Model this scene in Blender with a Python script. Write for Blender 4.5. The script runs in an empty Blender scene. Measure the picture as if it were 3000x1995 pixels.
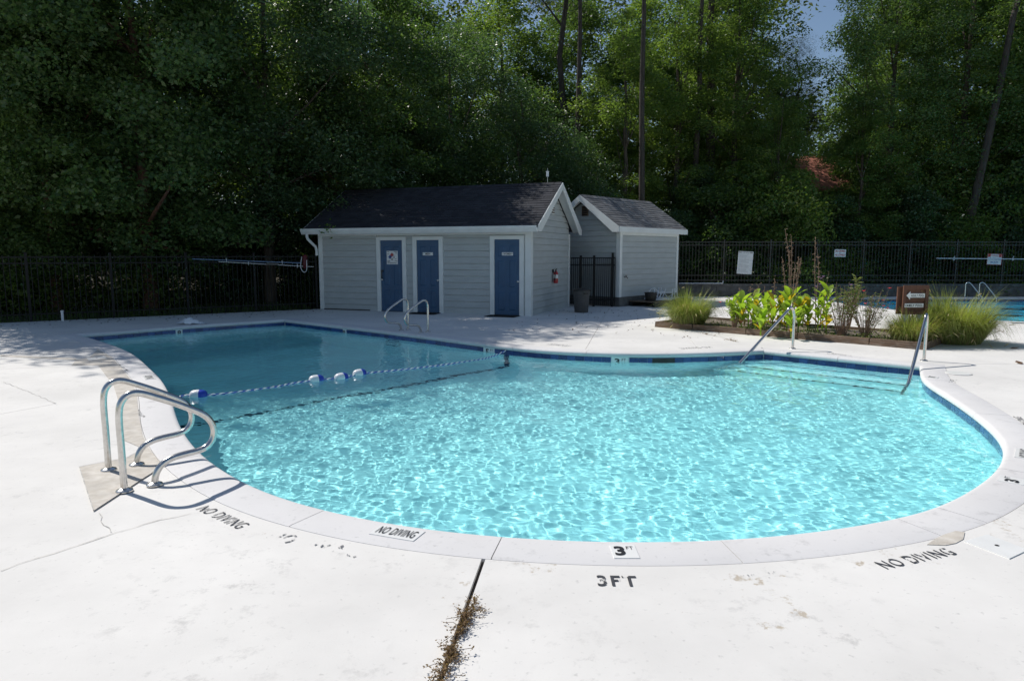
import bpy, bmesh, math, random
import numpy as np
from mathutils import Vector, Matrix, geometry

SC = bpy.context.scene
COL = SC.collection
PI = math.pi

# ------------------------------------------------------------------ camera, sky, sun, exposure
PITCH = math.atan((997.5 - 744.0) / 2000.0)
CAM_H = 1.65
cam = bpy.data.cameras.new('camera')
cam.lens = 24.0
cam.sensor_width = 36.0
cam.clip_start = 0.05
cam.clip_end = 600.0
cam_o = bpy.data.objects.new('camera', cam)
cam_o.location = (0, 0, CAM_H)
cam_o.rotation_euler = (PI / 2 - PITCH, 0, 0)
COL.objects.link(cam_o)
SC.camera = cam_o

SUN_ELEV = math.radians(48.0)
SUN_DIR = Vector((-0.84 * math.cos(SUN_ELEV), 0.543 * math.cos(SUN_ELEV), math.sin(SUN_ELEV))).normalized()
world = bpy.data.worlds.new('World')
SC.world = world
world.use_nodes = True
wn = world.node_tree
sky = wn.nodes.new('ShaderNodeTexSky')
sky.sky_type = 'NISHITA'
sky.sun_disc = False
sky.sun_elevation = SUN_ELEV
sky.sun_rotation = math.atan2(SUN_DIR.x, SUN_DIR.y)
sky.ozone_density = 1.5
sky.dust_density = 0.4
wn.links.new(sky.outputs[0], wn.nodes['Background'].inputs[0])
wn.nodes['Background'].inputs[1].default_value = 0.09

sun = bpy.data.lights.new('sun', 'SUN')
sun.energy = 4.15
sun.angle = math.radians(0.5)
sun.color = (1.0, 0.96, 0.90)
sun.cycles.is_caustics_light = True
sun_o = bpy.data.objects.new('sun', sun)
sun_o.rotation_euler = SUN_DIR.to_track_quat('Z', 'Y').to_euler()
sun_o.location = (-20, 10, 30)
COL.objects.link(sun_o)

SC.view_settings.view_transform = 'Standard'
SC.view_settings.look = 'None'
SC.view_settings.exposure = 0.08
SC.view_settings.gamma = 1.0
SC.view_settings.use_curve_mapping = False
SC.cycles.max_bounces = 12
SC.cycles.diffuse_bounces = 6
SC.cycles.glossy_bounces = 6
SC.cycles.transmission_bounces = 8
SC.cycles.transparent_max_bounces = 8
SC.cycles.caustics_reflective = True

# ------------------------------------------------------------------ picture <-> ground
def ray(px, py):
    x = (px - 1500.0) / 2000.0
    y = -(py - 997.5) / 2000.0
    c, s = math.cos(PITCH), math.sin(PITCH)
    return Vector((x, c + y * s, -s + y * c))

def G(px, py, z=0.0):
    """point at height z that the photograph shows at (px, py)"""
    r = ray(px, py)
    return Vector((0, 0, CAM_H)) + r * ((z - CAM_H) / r.z)

def on_plane(px, py, p0, n):
    r = ray(px, py)
    o = Vector((0, 0, CAM_H))
    return o + r * ((Vector(p0) - o).dot(n) / r.dot(n))

# ------------------------------------------------------------------ object helpers
def link(o):
    COL.objects.link(o)
    return o

def thing(name, label, cat, loc=(0, 0, 0), rz=0.0, group=None):
    o = bpy.data.objects.new(name, None)
    o.empty_display_size = 0.1
    o.location = loc
    o.rotation_euler = (0, 0, rz)
    o['label'] = label
    o['category'] = cat
    if group:
        o['group'] = group
    return link(o)

def tag(o, label=None, cat=None, group=None, kind=None):
    for k, v in (('label', label), ('category', cat), ('group', group), ('kind', kind)):
        if v:
            o[k] = v
    return o

def put(name, data, parent=None, mat=None, loc=None, rot=None, scale=None, kind=None):
    o = bpy.data.objects.new(name, data)
    if mat is not None and len(data.materials) == 0:
        data.materials.append(mat)
    if parent is not None:
        o.parent = parent
    if loc is not None:
        o.location = loc
    if rot is not None:
        o.rotation_euler = rot
    if scale is not None:
        o.scale = scale
    if kind:
        o['kind'] = kind
    return link(o)

def kids(o):
    return [c for c in COL.objects if c.parent == o]

def copy_tree(src, children, loc, rz=0.0, scale=None, label=None):
    r = src.copy()
    COL.objects.link(r)
    r.location = loc
    r.rotation_euler = (0, 0, rz)
    if scale is not None:
        r.scale = scale
    if label:
        r['label'] = label
    for c in children:
        d = c.copy()
        COL.objects.link(d)
        d.parent = r
    return r

class MB:
    """collects faces for one mesh"""
    def __init__(self):
        self.v = []
        self.f = []
        self.m = []

    def add(self, vs, fs, mi=0):
        b = len(self.v)
        self.v.extend([tuple(p) for p in vs])
        for f in fs:
            self.f.append([b + i for i in f])
            self.m.append(mi)
        return self

    def box(self, c, s, mat=None, mi=0):
        hx, hy, hz = s[0] / 2, s[1] / 2, s[2] / 2
        vs = [Vector((sx * hx, sy * hy, sz * hz)) for sz in (-1, 1) for sy in (-1, 1) for sx in (-1, 1)]
        if mat is not None:
            vs = [mat @ p for p in vs]
        vs = [p + Vector(c) for p in vs]
        return self.add(vs, [(0, 2, 3, 1), (4, 5, 7, 6), (0, 1, 5, 4), (1, 3, 7, 5), (3, 2, 6, 7), (2, 0, 4, 6)], mi)

    def bbox(self, lo, hi, mi=0):
        return self.box([(a + b) / 2 for a, b in zip(lo, hi)], [b - a for a, b in zip(lo, hi)], None, mi)

    def hexa(self, p, mi=0):
        """8 points: bottom 4 ccw, top 4 ccw"""
        return self.add(p, [(3, 2, 1, 0), (4, 5, 6, 7), (0, 1, 5, 4), (1, 2, 6, 5), (2, 3, 7, 6), (3, 0, 4, 7)], mi)

    def prism(self, poly, direction, mi=0):
        n = len(poly)
        d = Vector(direction)
        vs = [Vector(p) for p in poly] + [Vector(p) + d for p in poly]
        fs = [tuple(range(n - 1, -1, -1)), tuple(range(n, 2 * n))]
        fs += [(i, (i + 1) % n, n + (i + 1) % n, n + i) for i in range(n)]
        return self.add(vs, fs, mi)

    def tube(self, path, rad, seg=8, caps=True, mi=0, closed=False):
        P = [Vector(p) for p in path]
        n = len(P)
        R = rad if hasattr(rad, '__len__') else [rad] * n
        ring = []
        up = None
        vs = []
        for i in range(n):
            if closed:
                t = (P[(i + 1) % n] - P[i - 1])
            else:
                t = (P[min(i + 1, n - 1)] - P[max(i - 1, 0)])
            t.normalize()
            if up is None:
                a = Vector((0, 0, 1)) if abs(t.z) < 0.9 else Vector((1, 0, 0))
                up = (a - t * a.dot(t)).normalized()
            else:
                up = (up - t * up.dot(t))
                if up.length < 1e-6:
                    a = Vector((0, 0, 1)) if abs(t.z) < 0.9 else Vector((1, 0, 0))
                    up = a - t * a.dot(t)
                up.normalize()
            s = t.cross(up)
            for k in range(seg):
                a = 2 * PI * k / seg
                vs.append(P[i] + (up * math.cos(a) + s * math.sin(a)) * R[i])
        fs = []
        for i in range(n - 1 if not closed else n):
            j = (i + 1) % n
            for k in range(seg):
                l = (k + 1) % seg
                fs.append((i * seg + k, i * seg + l, j * seg + l, j * seg + k))
        if caps and not closed:
            fs.append(tuple(range(seg - 1, -1, -1)))
            fs.append(tuple((n - 1) * seg + k for k in range(seg)))
        return self.add(vs, fs, mi)

    def lathe(self, prof, seg=16, c=(0, 0, 0), caps=True, mi=0, axis='z'):
        vs = []
        for (r, z) in prof:
            for k in range(seg):
                a = 2 * PI * k / seg
                if axis == 'z':
                    vs.append((c[0] + r * math.cos(a), c[1] + r * math.sin(a), c[2] + z))
                else:
                    vs.append((c[0] + z, c[1] + r * math.cos(a), c[2] + r * math.sin(a)))
        fs = []
        for i in range(len(prof) - 1):
            for k in range(seg):
                l = (k + 1) % seg
                fs.append((i * seg + k, i * seg + l, (i + 1) * seg + l, (i + 1) * seg + k))
        if caps:
            fs.append(tuple(range(seg - 1, -1, -1)))
            fs.append(tuple((len(prof) - 1) * seg + k for k in range(seg)))
        return self.add(vs, fs, mi)

    def data(self, name, mats=None, smooth=False):
        me = bpy.data.meshes.new(name)
        me.from_pydata(self.v, [], self.f)
        if mats is not None:
            for m in (mats if isinstance(mats, (list, tuple)) else [mats]):
                me.materials.append(m)
            if any(self.m):
                me.polygons.foreach_set('material_index', self.m)
        if smooth:
            me.shade_smooth()
            if hasattr(me, 'set_sharp_from_angle'):
                me.set_sharp_from_angle(angle=math.radians(smooth if smooth is not True else 40))
        me.update()
        return me

    def obj(self, name, mats, parent=None, smooth=False, kind=None, loc=None, rot=None):
        return put(name, self.data(name, mats, smooth), parent, None, loc, rot, None, kind)

def np_mesh(name, V, F, mat=None, smooth=False):
    me = bpy.data.meshes.new(name)
    n, m, k = len(V), len(F), F.shape[1]
    me.vertices.add(n)
    me.vertices.foreach_set('co', np.asarray(V, np.float32).ravel())
    me.loops.add(m * k)
    me.loops.foreach_set('vertex_index', np.asarray(F, np.int32).ravel())
    me.polygons.add(m)
    me.polygons.foreach_set('loop_start', np.arange(0, m * k, k, dtype=np.int32))
    me.polygons.foreach_set('loop_total', np.full(m, k, np.int32))
    me.update(calc_edges=True)
    if mat is not None:
        me.materials.append(mat)
    if smooth:
        me.shade_smooth()
    return me

# ------------------------------------------------------------------ materials
def M(name, col, rough=0.6, var=0.12, scale=6.0, metal=0.0, spec=0.5, bump=0.0, bscale=40.0, stretch=None, col2=None, mix_lo=0.45, mix_hi=0.6, world_co=False):
    m = bpy.data.materials.new(name)
    m.use_nodes = True
    t = m.node_tree
    N, L = t.nodes, t.links
    b = N['Principled BSDF']
    b.inputs['Roughness'].default_value = rough
    b.inputs['Metallic'].default_value = metal
    b.inputs['Specular IOR Level'].default_value = spec
    if world_co:
        co = N.new('ShaderNodeNewGeometry').outputs['Position']
    else:
        co = N.new('ShaderNodeTexCoord').outputs['Object']
    if stretch:
        mp = N.new('ShaderNodeMapping')
        mp.inputs['Scale'].default_value = stretch
        L.new(co, mp.inputs['Vector'])
        co = mp.outputs['Vector']
    n = N.new('ShaderNodeTexNoise')
    n.inputs['Scale'].default_value = scale
    n.inputs['Detail'].default_value = 6
    L.new(co, n.inputs['Vector'])
    r = N.new('ShaderNodeMapRange')
    r.inputs['From Min'].default_value = 0.3
    r.inputs['From Max'].default_value = 0.7
    r.inputs['To Min'].default_value = 1 - var
    r.inputs['To Max'].default_value = 1 + var
    L.new(n.outputs['Fac'], r.inputs['Value'])
    if col2 is not None:
        n2 = N.new('ShaderNodeTexNoise')
        n2.inputs['Scale'].default_value = scale * 2.7
        n2.inputs['Detail'].default_value = 8
        L.new(co, n2.inputs['Vector'])
        r2 = N.new('ShaderNodeMapRange')
        r2.inputs['From Min'].default_value = mix_lo
        r2.inputs['From Max'].default_value = mix_hi
        L.new(n2.outputs['Fac'], r2.inputs['Value'])
        mx = N.new('ShaderNodeMix')
        mx.data_type = 'RGBA'
        mx.inputs['A'].default_value = (*col, 1)
        mx.inputs['B'].default_value = (*col2, 1)
        L.new(r2.outputs[0], mx.inputs['Factor'])
        src = mx.outputs['Result']
    else:
        rgb = N.new('ShaderNodeRGB')
        rgb.outputs[0].default_value = (*col, 1)
        src = rgb.outputs[0]
    mul = N.new('ShaderNodeVectorMath')
    mul.operation = 'SCALE'
    L.new(src, mul.inputs[0])
    L.new(r.outputs[0], mul.inputs['Scale'])
    L.new(mul.outputs[0], b.inputs['Base Color'])
    if bump > 0:
        n3 = N.new('ShaderNodeTexNoise')
        n3.inputs['Scale'].default_value = bscale
        n3.inputs['Detail'].default_value = 5
        L.new(co, n3.inputs['Vector'])
        bp = N.new('ShaderNodeBump')
        bp.inputs['Strength'].default_value = bump
        bp.inputs['Distance'].default_value = 0.01
        L.new(n3.outputs['Fac'], bp.inputs['Height'])
        L.new(bp.outputs[0], b.inputs['Normal'])
    return m

def leaf_mat(name, c1, c2, trans=0.35, rough=0.42, tcol=None, spec=0.4):
    m = bpy.data.materials.new(name)
    m.use_nodes = True
    t = m.node_tree
    N, L = t.nodes, t.links
    b = N['Principled BSDF']
    g = N.new('ShaderNodeNewGeometry')
    oi = N.new('ShaderNodeObjectInfo')
    add = N.new('ShaderNodeMath')
    add.operation = 'MULTIPLY_ADD'
    add.inputs[1].default_value = 0.35
    L.new(oi.outputs['Random'], add.inputs[0])
    sc = N.new('ShaderNodeMath')
    sc.operation = 'MULTIPLY'
    sc.inputs[1].default_value = 0.75
    L.new(g.outputs['Random Per Island'], sc.inputs[0])
    L.new(sc.outputs[0], add.inputs[2])
    mx = N.new('ShaderNodeMix')
    mx.data_type = 'RGBA'
    mx.inputs['A'].default_value = (*c1, 1)
    mx.inputs['B'].default_value = (*c2, 1)
    L.new(add.outputs[0], mx.inputs['Factor'])
    L.new(mx.outputs['Result'], b.inputs['Base Color'])
    b.inputs['Roughness'].default_value = rough
    b.inputs['Specular IOR Level'].default_value = spec
    tr = N.new('ShaderNodeBsdfTranslucent')
    if tcol is None:
        tc = N.new('ShaderNodeVectorMath')
        tc.operation = 'MULTIPLY'
        tc.inputs[1].default_value = (2.1, 2.3, 0.9)
        L.new(mx.outputs['Result'], tc.inputs[0])
        L.new(tc.outputs[0], tr.inputs['Color'])
    else:
        tr.inputs['Color'].default_value = (*tcol, 1)
    ms = N.new('ShaderNodeMixShader')
    ms.inputs[0].default_value = trans
    L.new(b.outputs[0], ms.inputs[1])
    L.new(tr.outputs[0], ms.inputs[2])
    L.new(ms.outputs[0], N['Material Output'].inputs['Surface'])
    return m

MT = {}
MT['steel'] = M('stainless_steel', (0.62, 0.60, 0.57), rough=0.2, metal=1.0, var=0.12, scale=30)
MT['steel2'] = M('stainless_plate', (0.66, 0.65, 0.62), rough=0.25, metal=1.0, var=0.08, scale=30)
MT['white_paint'] = M('white_trim_paint', (0.72, 0.74, 0.72), rough=0.5, var=0.06, scale=3)
MT['siding'] = M('grey_siding_paint', (0.43, 0.455, 0.45), rough=0.6, var=0.07, scale=2.0, bump=0.12, bscale=60, stretch=(1, 1, 4))
MT['door'] = M('blue_door_paint', (0.026, 0.085, 0.175), rough=0.45, var=0.12, scale=4)
MT['black_metal'] = M('black_coated_metal', (0.004, 0.0045, 0.005), rough=0.55, spec=0.3, var=0.2)
MT['dark_fence'] = M('bronze_coated_metal', (0.022, 0.020, 0.017), rough=0.45, var=0.2)
MT['mat'] = M('black_rubber', (0.014, 0.013, 0.012), rough=0.9, var=0.3, scale=60, bump=0.4, bscale=200)
MT['tile_white'] = M('white_tile', (0.80, 0.80, 0.78), rough=0.35, var=0.04)
MT['print'] = M('black_print', (0.02, 0.02, 0.022), rough=0.5, var=0.3, scale=30)
MT['print_red'] = M('red_print', (0.45, 0.03, 0.03), rough=0.5, var=0.1)
MT['print_blue'] = M('blue_print', (0.02, 0.09, 0.32), rough=0.5, var=0.1)
MT['sign_white'] = M('white_sign_face', (0.70, 0.71, 0.70), rough=0.4, var=0.08, scale=10)
MT['bark'] = M('grey_bark', (0.085, 0.068, 0.052), rough=0.9, var=0.45, scale=5, bump=1.0, bscale=14, stretch=(3, 3, 0.6))
MT['bark_dark'] = M('dark_bark', (0.050, 0.042, 0.034), rough=0.9, var=0.5, scale=5, bump=1.0, bscale=14, stretch=(3, 3, 0.6))
MT['bark_red'] = M('reddish_bark', (0.11, 0.055, 0.035), rough=0.9, var=0.45, scale=5, bump=1.0, bscale=14, stretch=(3, 3, 0.6))
MT['timber'] = M('weathered_timber', (0.15, 0.095, 0.06), rough=0.85, var=0.35, scale=3, bump=0.6, bscale=25, stretch=(1, 8, 8), col2=(0.24, 0.20, 0.16), mix_lo=0.5, mix_hi=0.7)
MT['sign_wood'] = M('brown_sign_wood', (0.13, 0.055, 0.032), rough=0.7, var=0.25, scale=4, bump=0.3, bscale=40, stretch=(8, 1, 1))
MT['grey_plastic'] = M('grey_bin_plastic', (0.075, 0.072, 0.068), rough=0.55, var=0.12)
MT['dark_plastic'] = M('dark_plastic', (0.025, 0.022, 0.02), rough=0.5, var=0.15)
MT['white_plastic'] = M('white_plastic', (0.74, 0.76, 0.78), rough=0.4, var=0.06)
MT['red'] = M('red_enamel', (0.42, 0.02, 0.025), rough=0.3, var=0.08)
MT['block'] = M('grey_block', (0.12, 0.115, 0.105), rough=0.9, var=0.3, scale=5, bump=0.5, bscale=60, world_co=True)
MT['soil'] = M('bed_soil', (0.15, 0.12, 0.09), rough=1.0, var=0.5, scale=20, bump=1.0, bscale=60, col2=(0.32, 0.28, 0.23), mix_lo=0.5, mix_hi=0.62)
MT['pole_blue'] = M('pale_blue_pole', (0.16, 0.24, 0.36), rough=0.25, var=0.1, metal=0.6)
MT['maroon'] = M('maroon_foam', (0.10, 0.010, 0.014), rough=0.6, var=0.1)
MT['float_white'] = M('float_white', (0.78, 0.79, 0.80), rough=0.3, var=0.03)
MT['float_blue'] = M('float_blue', (0.02, 0.06, 0.42), rough=0.3, var=0.05)
MT['concrete'] = M('bare_concrete', (0.54, 0.495, 0.43), rough=0.9, var=0.13, scale=5, bump=0.3, bscale=120, col2=(0.62, 0.58, 0.52), mix_lo=0.4, mix_hi=0.65)
MT['joint_dirt'] = M('joint_dirt', (0.05, 0.042, 0.034), rough=1.0, var=0.6, scale=30)
MT['crack'] = M('crack_dirt', (0.54, 0.52, 0.49), rough=1.0, var=0.4, scale=15)
MT['plaster_blue'] = M('blue_pool_paint', (0.30, 0.84, 1.0), rough=0.8, var=0.05, scale=2, world_co=True)
MT['print_grey'] = M('grey_fine_print', (0.36, 0.37, 0.38), rough=0.5, var=0.1)
MT['plaster'] = M('pool_plaster', (0.80, 0.965, 0.975), rough=0.8, var=0.05, scale=2, world_co=True)
MT['grout'] = M('white_grout', (0.68, 0.70, 0.70), rough=0.8, var=0.08)
MT['tile_dark'] = M('dark_floor_tile', (0.012, 0.02, 0.05), rough=0.4, var=0.3)
MT['tile_line'] = M('slate_blue_floor_tile', (0.035, 0.075, 0.12), rough=0.4, var=0.5, scale=12, world_co=True)
MT['ground'] = M('forest_floor', (0.05, 0.036, 0.024), rough=1.0, var=0.5, scale=1.5, bump=0.8, bscale=8, col2=(0.03, 0.04, 0.015), mix_lo=0.5, mix_hi=0.62, world_co=True)
MT['house_roof'] = M('red_brown_roof', (0.42, 0.16, 0.11), rough=0.9, var=0.2, scale=5)
MT['house_wall'] = M('tan_wall', (0.18, 0.13, 0.10), rough=0.9, var=0.15)

LF = {}
LF['a'] = leaf_mat('broadleaf', (0.040, 0.082, 0.034), (0.120, 0.175, 0.058), trans=0.42, rough=0.42, spec=0.4)
LF['b'] = leaf_mat('broadleaf_bluish', (0.038, 0.078, 0.042), (0.095, 0.150, 0.066), trans=0.36, rough=0.40, spec=0.45)
LF['c'] = leaf_mat('broadleaf_yellowish', (0.055, 0.110, 0.034), (0.165, 0.215, 0.065), trans=0.5, rough=0.38)
LF['far'] = leaf_mat('far_leaves', (0.032, 0.052, 0.020), (0.085, 0.11, 0.032), trans=0.42)
LF['pine'] = leaf_mat('pine_needles', (0.022, 0.036, 0.014), (0.05, 0.065, 0.022), trans=0.2)
LF['canna'] = leaf_mat('canna_leaf', (0.15, 0.25, 0.035), (0.27, 0.35, 0.05), trans=0.5, rough=0.35)
LF['canna_y'] = leaf_mat('canna_leaf_yellow', (0.36, 0.28, 0.03), (0.40, 0.26, 0.03), trans=0.45, rough=0.4)
LF['canna_d'] = leaf_mat('canna_leaf_dry', (0.10, 0.045, 0.03), (0.16, 0.07, 0.035), trans=0.2, rough=0.7)
LF['grass'] = leaf_mat('clump_grass', (0.13, 0.185, 0.045), (0.32, 0.33, 0.12), trans=0.35, rough=0.5)
LF['grass_dry'] = leaf_mat('dry_grass', (0.26, 0.18, 0.09), (0.36, 0.29, 0.17), trans=0.3, rough=0.7)
LF['seed'] = leaf_mat('seed_heads', (0.42, 0.34, 0.25), (0.55, 0.47, 0.38), trans=0.4, rough=0.8)
LF['stem'] = leaf_mat('dry_stems', (0.24, 0.15, 0.10), (0.36, 0.24, 0.17), trans=0.05, rough=0.8)
LF['shrub'] = leaf_mat('narrow_leaves', (0.06, 0.10, 0.03), (0.15, 0.17, 0.06), trans=0.35)
LF['purple'] = leaf_mat('purple_petals', (0.24, 0.13, 0.50), (0.34, 0.20, 0.60), trans=0.4)
LF['pink'] = leaf_mat('red_petals', (0.50, 0.03, 0.06), (0.60, 0.05, 0.10), trans=0.4)
LF['weed'] = leaf_mat('dry_weeds', (0.14, 0.085, 0.05), (0.26, 0.17, 0.09), trans=0.2, rough=0.9)
LF['litter'] = leaf_mat('leaf_litter', (0.07, 0.04, 0.025), (0.16, 0.09, 0.05), trans=0.1, rough=0.9)

def coping_deck_mat(name, col, flake_col, spots, thr=0.66, stain=0.06, far_tint=None):
    """painted concrete: fine mottling, hairline dirt, paint flaked off in places (more of it round the given spots)"""
    m = bpy.data.materials.new(name)
    m.use_nodes = True
    t = m.node_tree
    N, L = t.nodes, t.links
    b = N['Principled BSDF']
    b.inputs['Roughness'].default_value = 0.75
    b.inputs['Specular IOR Level'].default_value = 0.25
    pos = N.new('ShaderNodeNewGeometry').outputs['Position']
    def noise(s, d=6, r=0.55):
        n = N.new('ShaderNodeTexNoise')
        n.inputs['Scale'].default_value = s
        n.inputs['Detail'].default_value = d
        n.inputs['Roughness'].default_value = r
        L.new(pos, n.inputs['Vector'])
        return n.outputs['Fac']
    def rng(v, a, c, lo=0.0, hi=1.0):
        r = N.new('ShaderNodeMapRange')
        r.inputs['From Min'].default_value = a
        r.inputs['From Max'].default_value = c
        r.inputs['To Min'].default_value = lo
        r.inputs['To Max'].default_value = hi
        L.new(v, r.inputs['Value'])
        return r.outputs[0]
    def mth(op, a, c):
        n = N.new('ShaderNodeMath')
        n.operation = op
        for i, q in enumerate((a, c)):
            if isinstance(q, (int, float)):
                n.inputs[i].default_value = q
            else:
                L.new(q, n.inputs[i])
        return n.outputs[0]
    bias = None
    for (p, rad, amt) in spots:
        d = N.new('ShaderNodeVectorMath')
        d.operation = 'DISTANCE'
        d.inputs[1].default_value = tuple(p)
        L.new(pos, d.inputs[0])
        v = rng(d.outputs['Value'], rad * 0.2, rad, amt, 0.0)
        bias = v if bias is None else mth('MAXIMUM', bias, v)
    big = noise(2.2, 9, 0.66)
    fine = noise(11.0, 9, 0.7)
    f = mth('ADD', mth('MULTIPLY', big, 0.6), mth('MULTIPLY', fine, 0.4))
    if bias is not None:
        f = mth('ADD', f, bias)
    flake = rng(f, thr, thr + 0.03)
    base = N.new('ShaderNodeMix')
    base.data_type = 'RGBA'
    base.inputs['A'].default_value = (*[c * (1 - stain) for c in col], 1)
    base.inputs['B'].default_value = (*[c * (1 + stain * 0.4) for c in col], 1)
    L.new(rng(noise(0.7, 8, 0.6), 0.35, 0.65), base.inputs['Factor'])
    sp = N.new('ShaderNodeMix')
    sp.data_type = 'RGBA'
    sp.inputs['B'].default_value = (*[c * 0.72 for c in col], 1)
    L.new(base.outputs['Result'], sp.inputs['A'])
    L.new(mth('MAXIMUM', rng(noise(26.0, 4, 0.6), 0.62, 0.74, 0, 0.85), mth('MULTIPLY', rng(noise(7.0, 9, 0.75), 0.54, 0.66, 0, 0.9), rng(noise(1.1, 5, 0.6), 0.44, 0.60))), sp.inputs['Factor'])
    mx = N.new('ShaderNodeMix')
    mx.data_type = 'RGBA'
    mx.inputs['B'].default_value = (*flake_col, 1)
    L.new(sp.outputs['Result'], mx.inputs['A'])
    L.new(flake, mx.inputs['Factor'])
    L.new(mx.outputs['Result'], b.inputs['Base Color'])
    bp = N.new('ShaderNodeBump')
    bp.inputs['Strength'].default_value = 0.25
    bp.inputs['Distance'].default_value = 0.004
    L.new(mth('SUBTRACT', mth('MULTIPLY', noise(90, 4), 0.5), flake), bp.inputs['Height'])
    L.new(bp.outputs[0], b.inputs['Normal'])
    return m

def worn_mat(name, col, thr, scale=22.0):
    """stencil paint that has partly worn away"""
    m = bpy.data.materials.new(name)
    m.use_nodes = True
    t = m.node_tree
    N, L = t.nodes, t.links
    b = N['Principled BSDF']
    b.inputs['Base Color'].default_value = (*col, 1)
    b.inputs['Roughness'].default_value = 0.8
    pos = N.new('ShaderNodeNewGeometry').outputs['Position']
    n = N.new('ShaderNodeTexNoise')
    n.inputs['Scale'].default_value = scale
    n.inputs['Detail'].default_value = 8
    n.inputs['Roughness'].default_value = 0.65
    L.new(pos, n.inputs['Vector'])
    r = N.new('ShaderNodeMapRange')
    r.inputs['From Min'].default_value = thr
    r.inputs['From Max'].default_value = thr + 0.03
    L.new(n.outputs['Fac'], r.inputs['Value'])
    tr = N.new('ShaderNodeBsdfTransparent')
    ms = N.new('ShaderNodeMixShader')
    L.new(r.outputs[0], ms.inputs[0])
    L.new(tr.outputs[0], ms.inputs[1])
    L.new(b.outputs[0], ms.inputs[2])
    L.new(ms.outputs[0], N['Material Output'].inputs['Surface'])
    return m

DECK_SPOTS = [(G(1960, 1720), 0.9, 0.06), (G(2230, 1690), 0.8, 0.065), (G(2560, 1590), 0.6, 0.085), (G(2330, 1790), 0.30, 0.11),
              (G(2890, 1540), 0.5, 0.12), (G(780, 1560), 0.5, 0.07), (G(1380, 1665), 0.4, 0.08), (G(1600, 1690), 0.5, 0.08)]
MT['deck'] = coping_deck_mat('painted_deck', (0.755, 0.735, 0.70), (0.50, 0.44, 0.36), DECK_SPOTS, thr=0.64, stain=0.11)
MT['coping'] = coping_deck_mat('painted_coping', (0.70, 0.685, 0.675), (0.55, 0.52, 0.47), [], thr=0.70, stain=0.08)
MT['paint_worn'] = worn_mat('worn_stencil_paint', (0.05, 0.052, 0.06), 0.40)
MT['paint_gone'] = worn_mat('nearly_gone_stencil_paint', (0.16, 0.165, 0.18), 0.56, 16)
MT['paint_faint'] = worn_mat('faded_stencil_paint', (0.10, 0.105, 0.115), 0.45, 25)

def tile_mat():
    m = bpy.data.materials.new('blue_glazed_tile')
    m.use_nodes = True
    t = m.node_tree
    N, L = t.nodes, t.links
    b = N['Principled BSDF']
    b.inputs['Roughness'].default_value = 0.15
    oi = N.new('ShaderNodeObjectInfo')
    n = N.new('ShaderNodeTexNoise')
    n.inputs['Scale'].default_value = 35
    n.inputs['Detail'].default_value = 6
    L.new(N.new('ShaderNodeNewGeometry').outputs['Position'], n.inputs['Vector'])
    a = N.new('ShaderNodeMath')
    a.operation = 'MULTIPLY_ADD'
    a.inputs[1].default_value = 0.7
    L.new(oi.outputs['Random'], a.inputs[0])
    L.new(n.outputs['Fac'], a.inputs[2])
    r = N.new('ShaderNodeMapRange')
    r.inputs['From Min'].default_value = 0.4
    r.inputs['From Max'].default_value = 1.2
    L.new(a.outputs[0], r.inputs['Value'])
    mx = N.new('ShaderNodeMix')
    mx.data_type = 'RGBA'
    mx.inputs['A'].default_value = (0.012, 0.035, 0.13, 1)
    mx.inputs['B'].default_value = (0.035, 0.09, 0.27, 1)
    L.new(r.outputs[0], mx.inputs['Factor'])
    L.new(mx.outputs['Result'], b.inputs['Base Color'])
    return m
MT['tile'] = tile_mat()

def water_mat():
    m = bpy.data.materials.new('pool_water')
    m.use_nodes = True
    b = m.node_tree.nodes['Principled BSDF']
    b.inputs['Base Color'].default_value = (0.48, 0.965, 1.0, 1)
    b.inputs['Transmission Weight'].default_value = 1.0
    b.inputs['Roughness'].default_value = 0.0
    b.inputs['IOR'].default_value = 1.33
    return m
MT['water'] = water_mat()

def shingle_mat(name, c1, c2):
    m = bpy.data.materials.new(name)
    m.use_nodes = True
    t = m.node_tree
    N, L = t.nodes, t.links
    b = N['Principled BSDF']
    b.inputs['Roughness'].default_value = 0.9
    b.inputs['Specular IOR Level'].default_value = 0.3
    g = N.new('ShaderNodeNewGeometry')
    n = N.new('ShaderNodeTexNoise')
    n.inputs['Scale'].default_value = 60
    n.inputs['Detail'].default_value = 4
    L.new(g.outputs['Position'], n.inputs['Vector'])
    a = N.new('ShaderNodeMath')
    a.operation = 'MULTIPLY_ADD'
    a.inputs[1].default_value = 0.5
    L.new(n.outputs['Fac'], a.inputs[0])
    s = N.new('ShaderNodeMath')
    s.operation = 'MULTIPLY'
    s.inputs[1].default_value = 0.6
    L.new(g.outputs['Random Per Island'], s.inputs[0])
    L.new(s.outputs[0], a.inputs[2])
    mx = N.new('ShaderNodeMix')
    mx.data_type = 'RGBA'
    mx.inputs['A'].default_value = (*c1, 1)
    mx.inputs['B'].default_value = (*c2, 1)
    L.new(a.outputs[0], mx.inputs['Factor'])
    L.new(mx.outputs['Result'], b.inputs['Base Color'])
    return m
MT['shingle'] = shingle_mat('dark_shingles', (0.018, 0.019, 0.024), (0.048, 0.050, 0.060))
MT['shingle2'] = shingle_mat('brown_grey_shingles', (0.075, 0.076, 0.08), (0.235, 0.235, 0.24))

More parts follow.
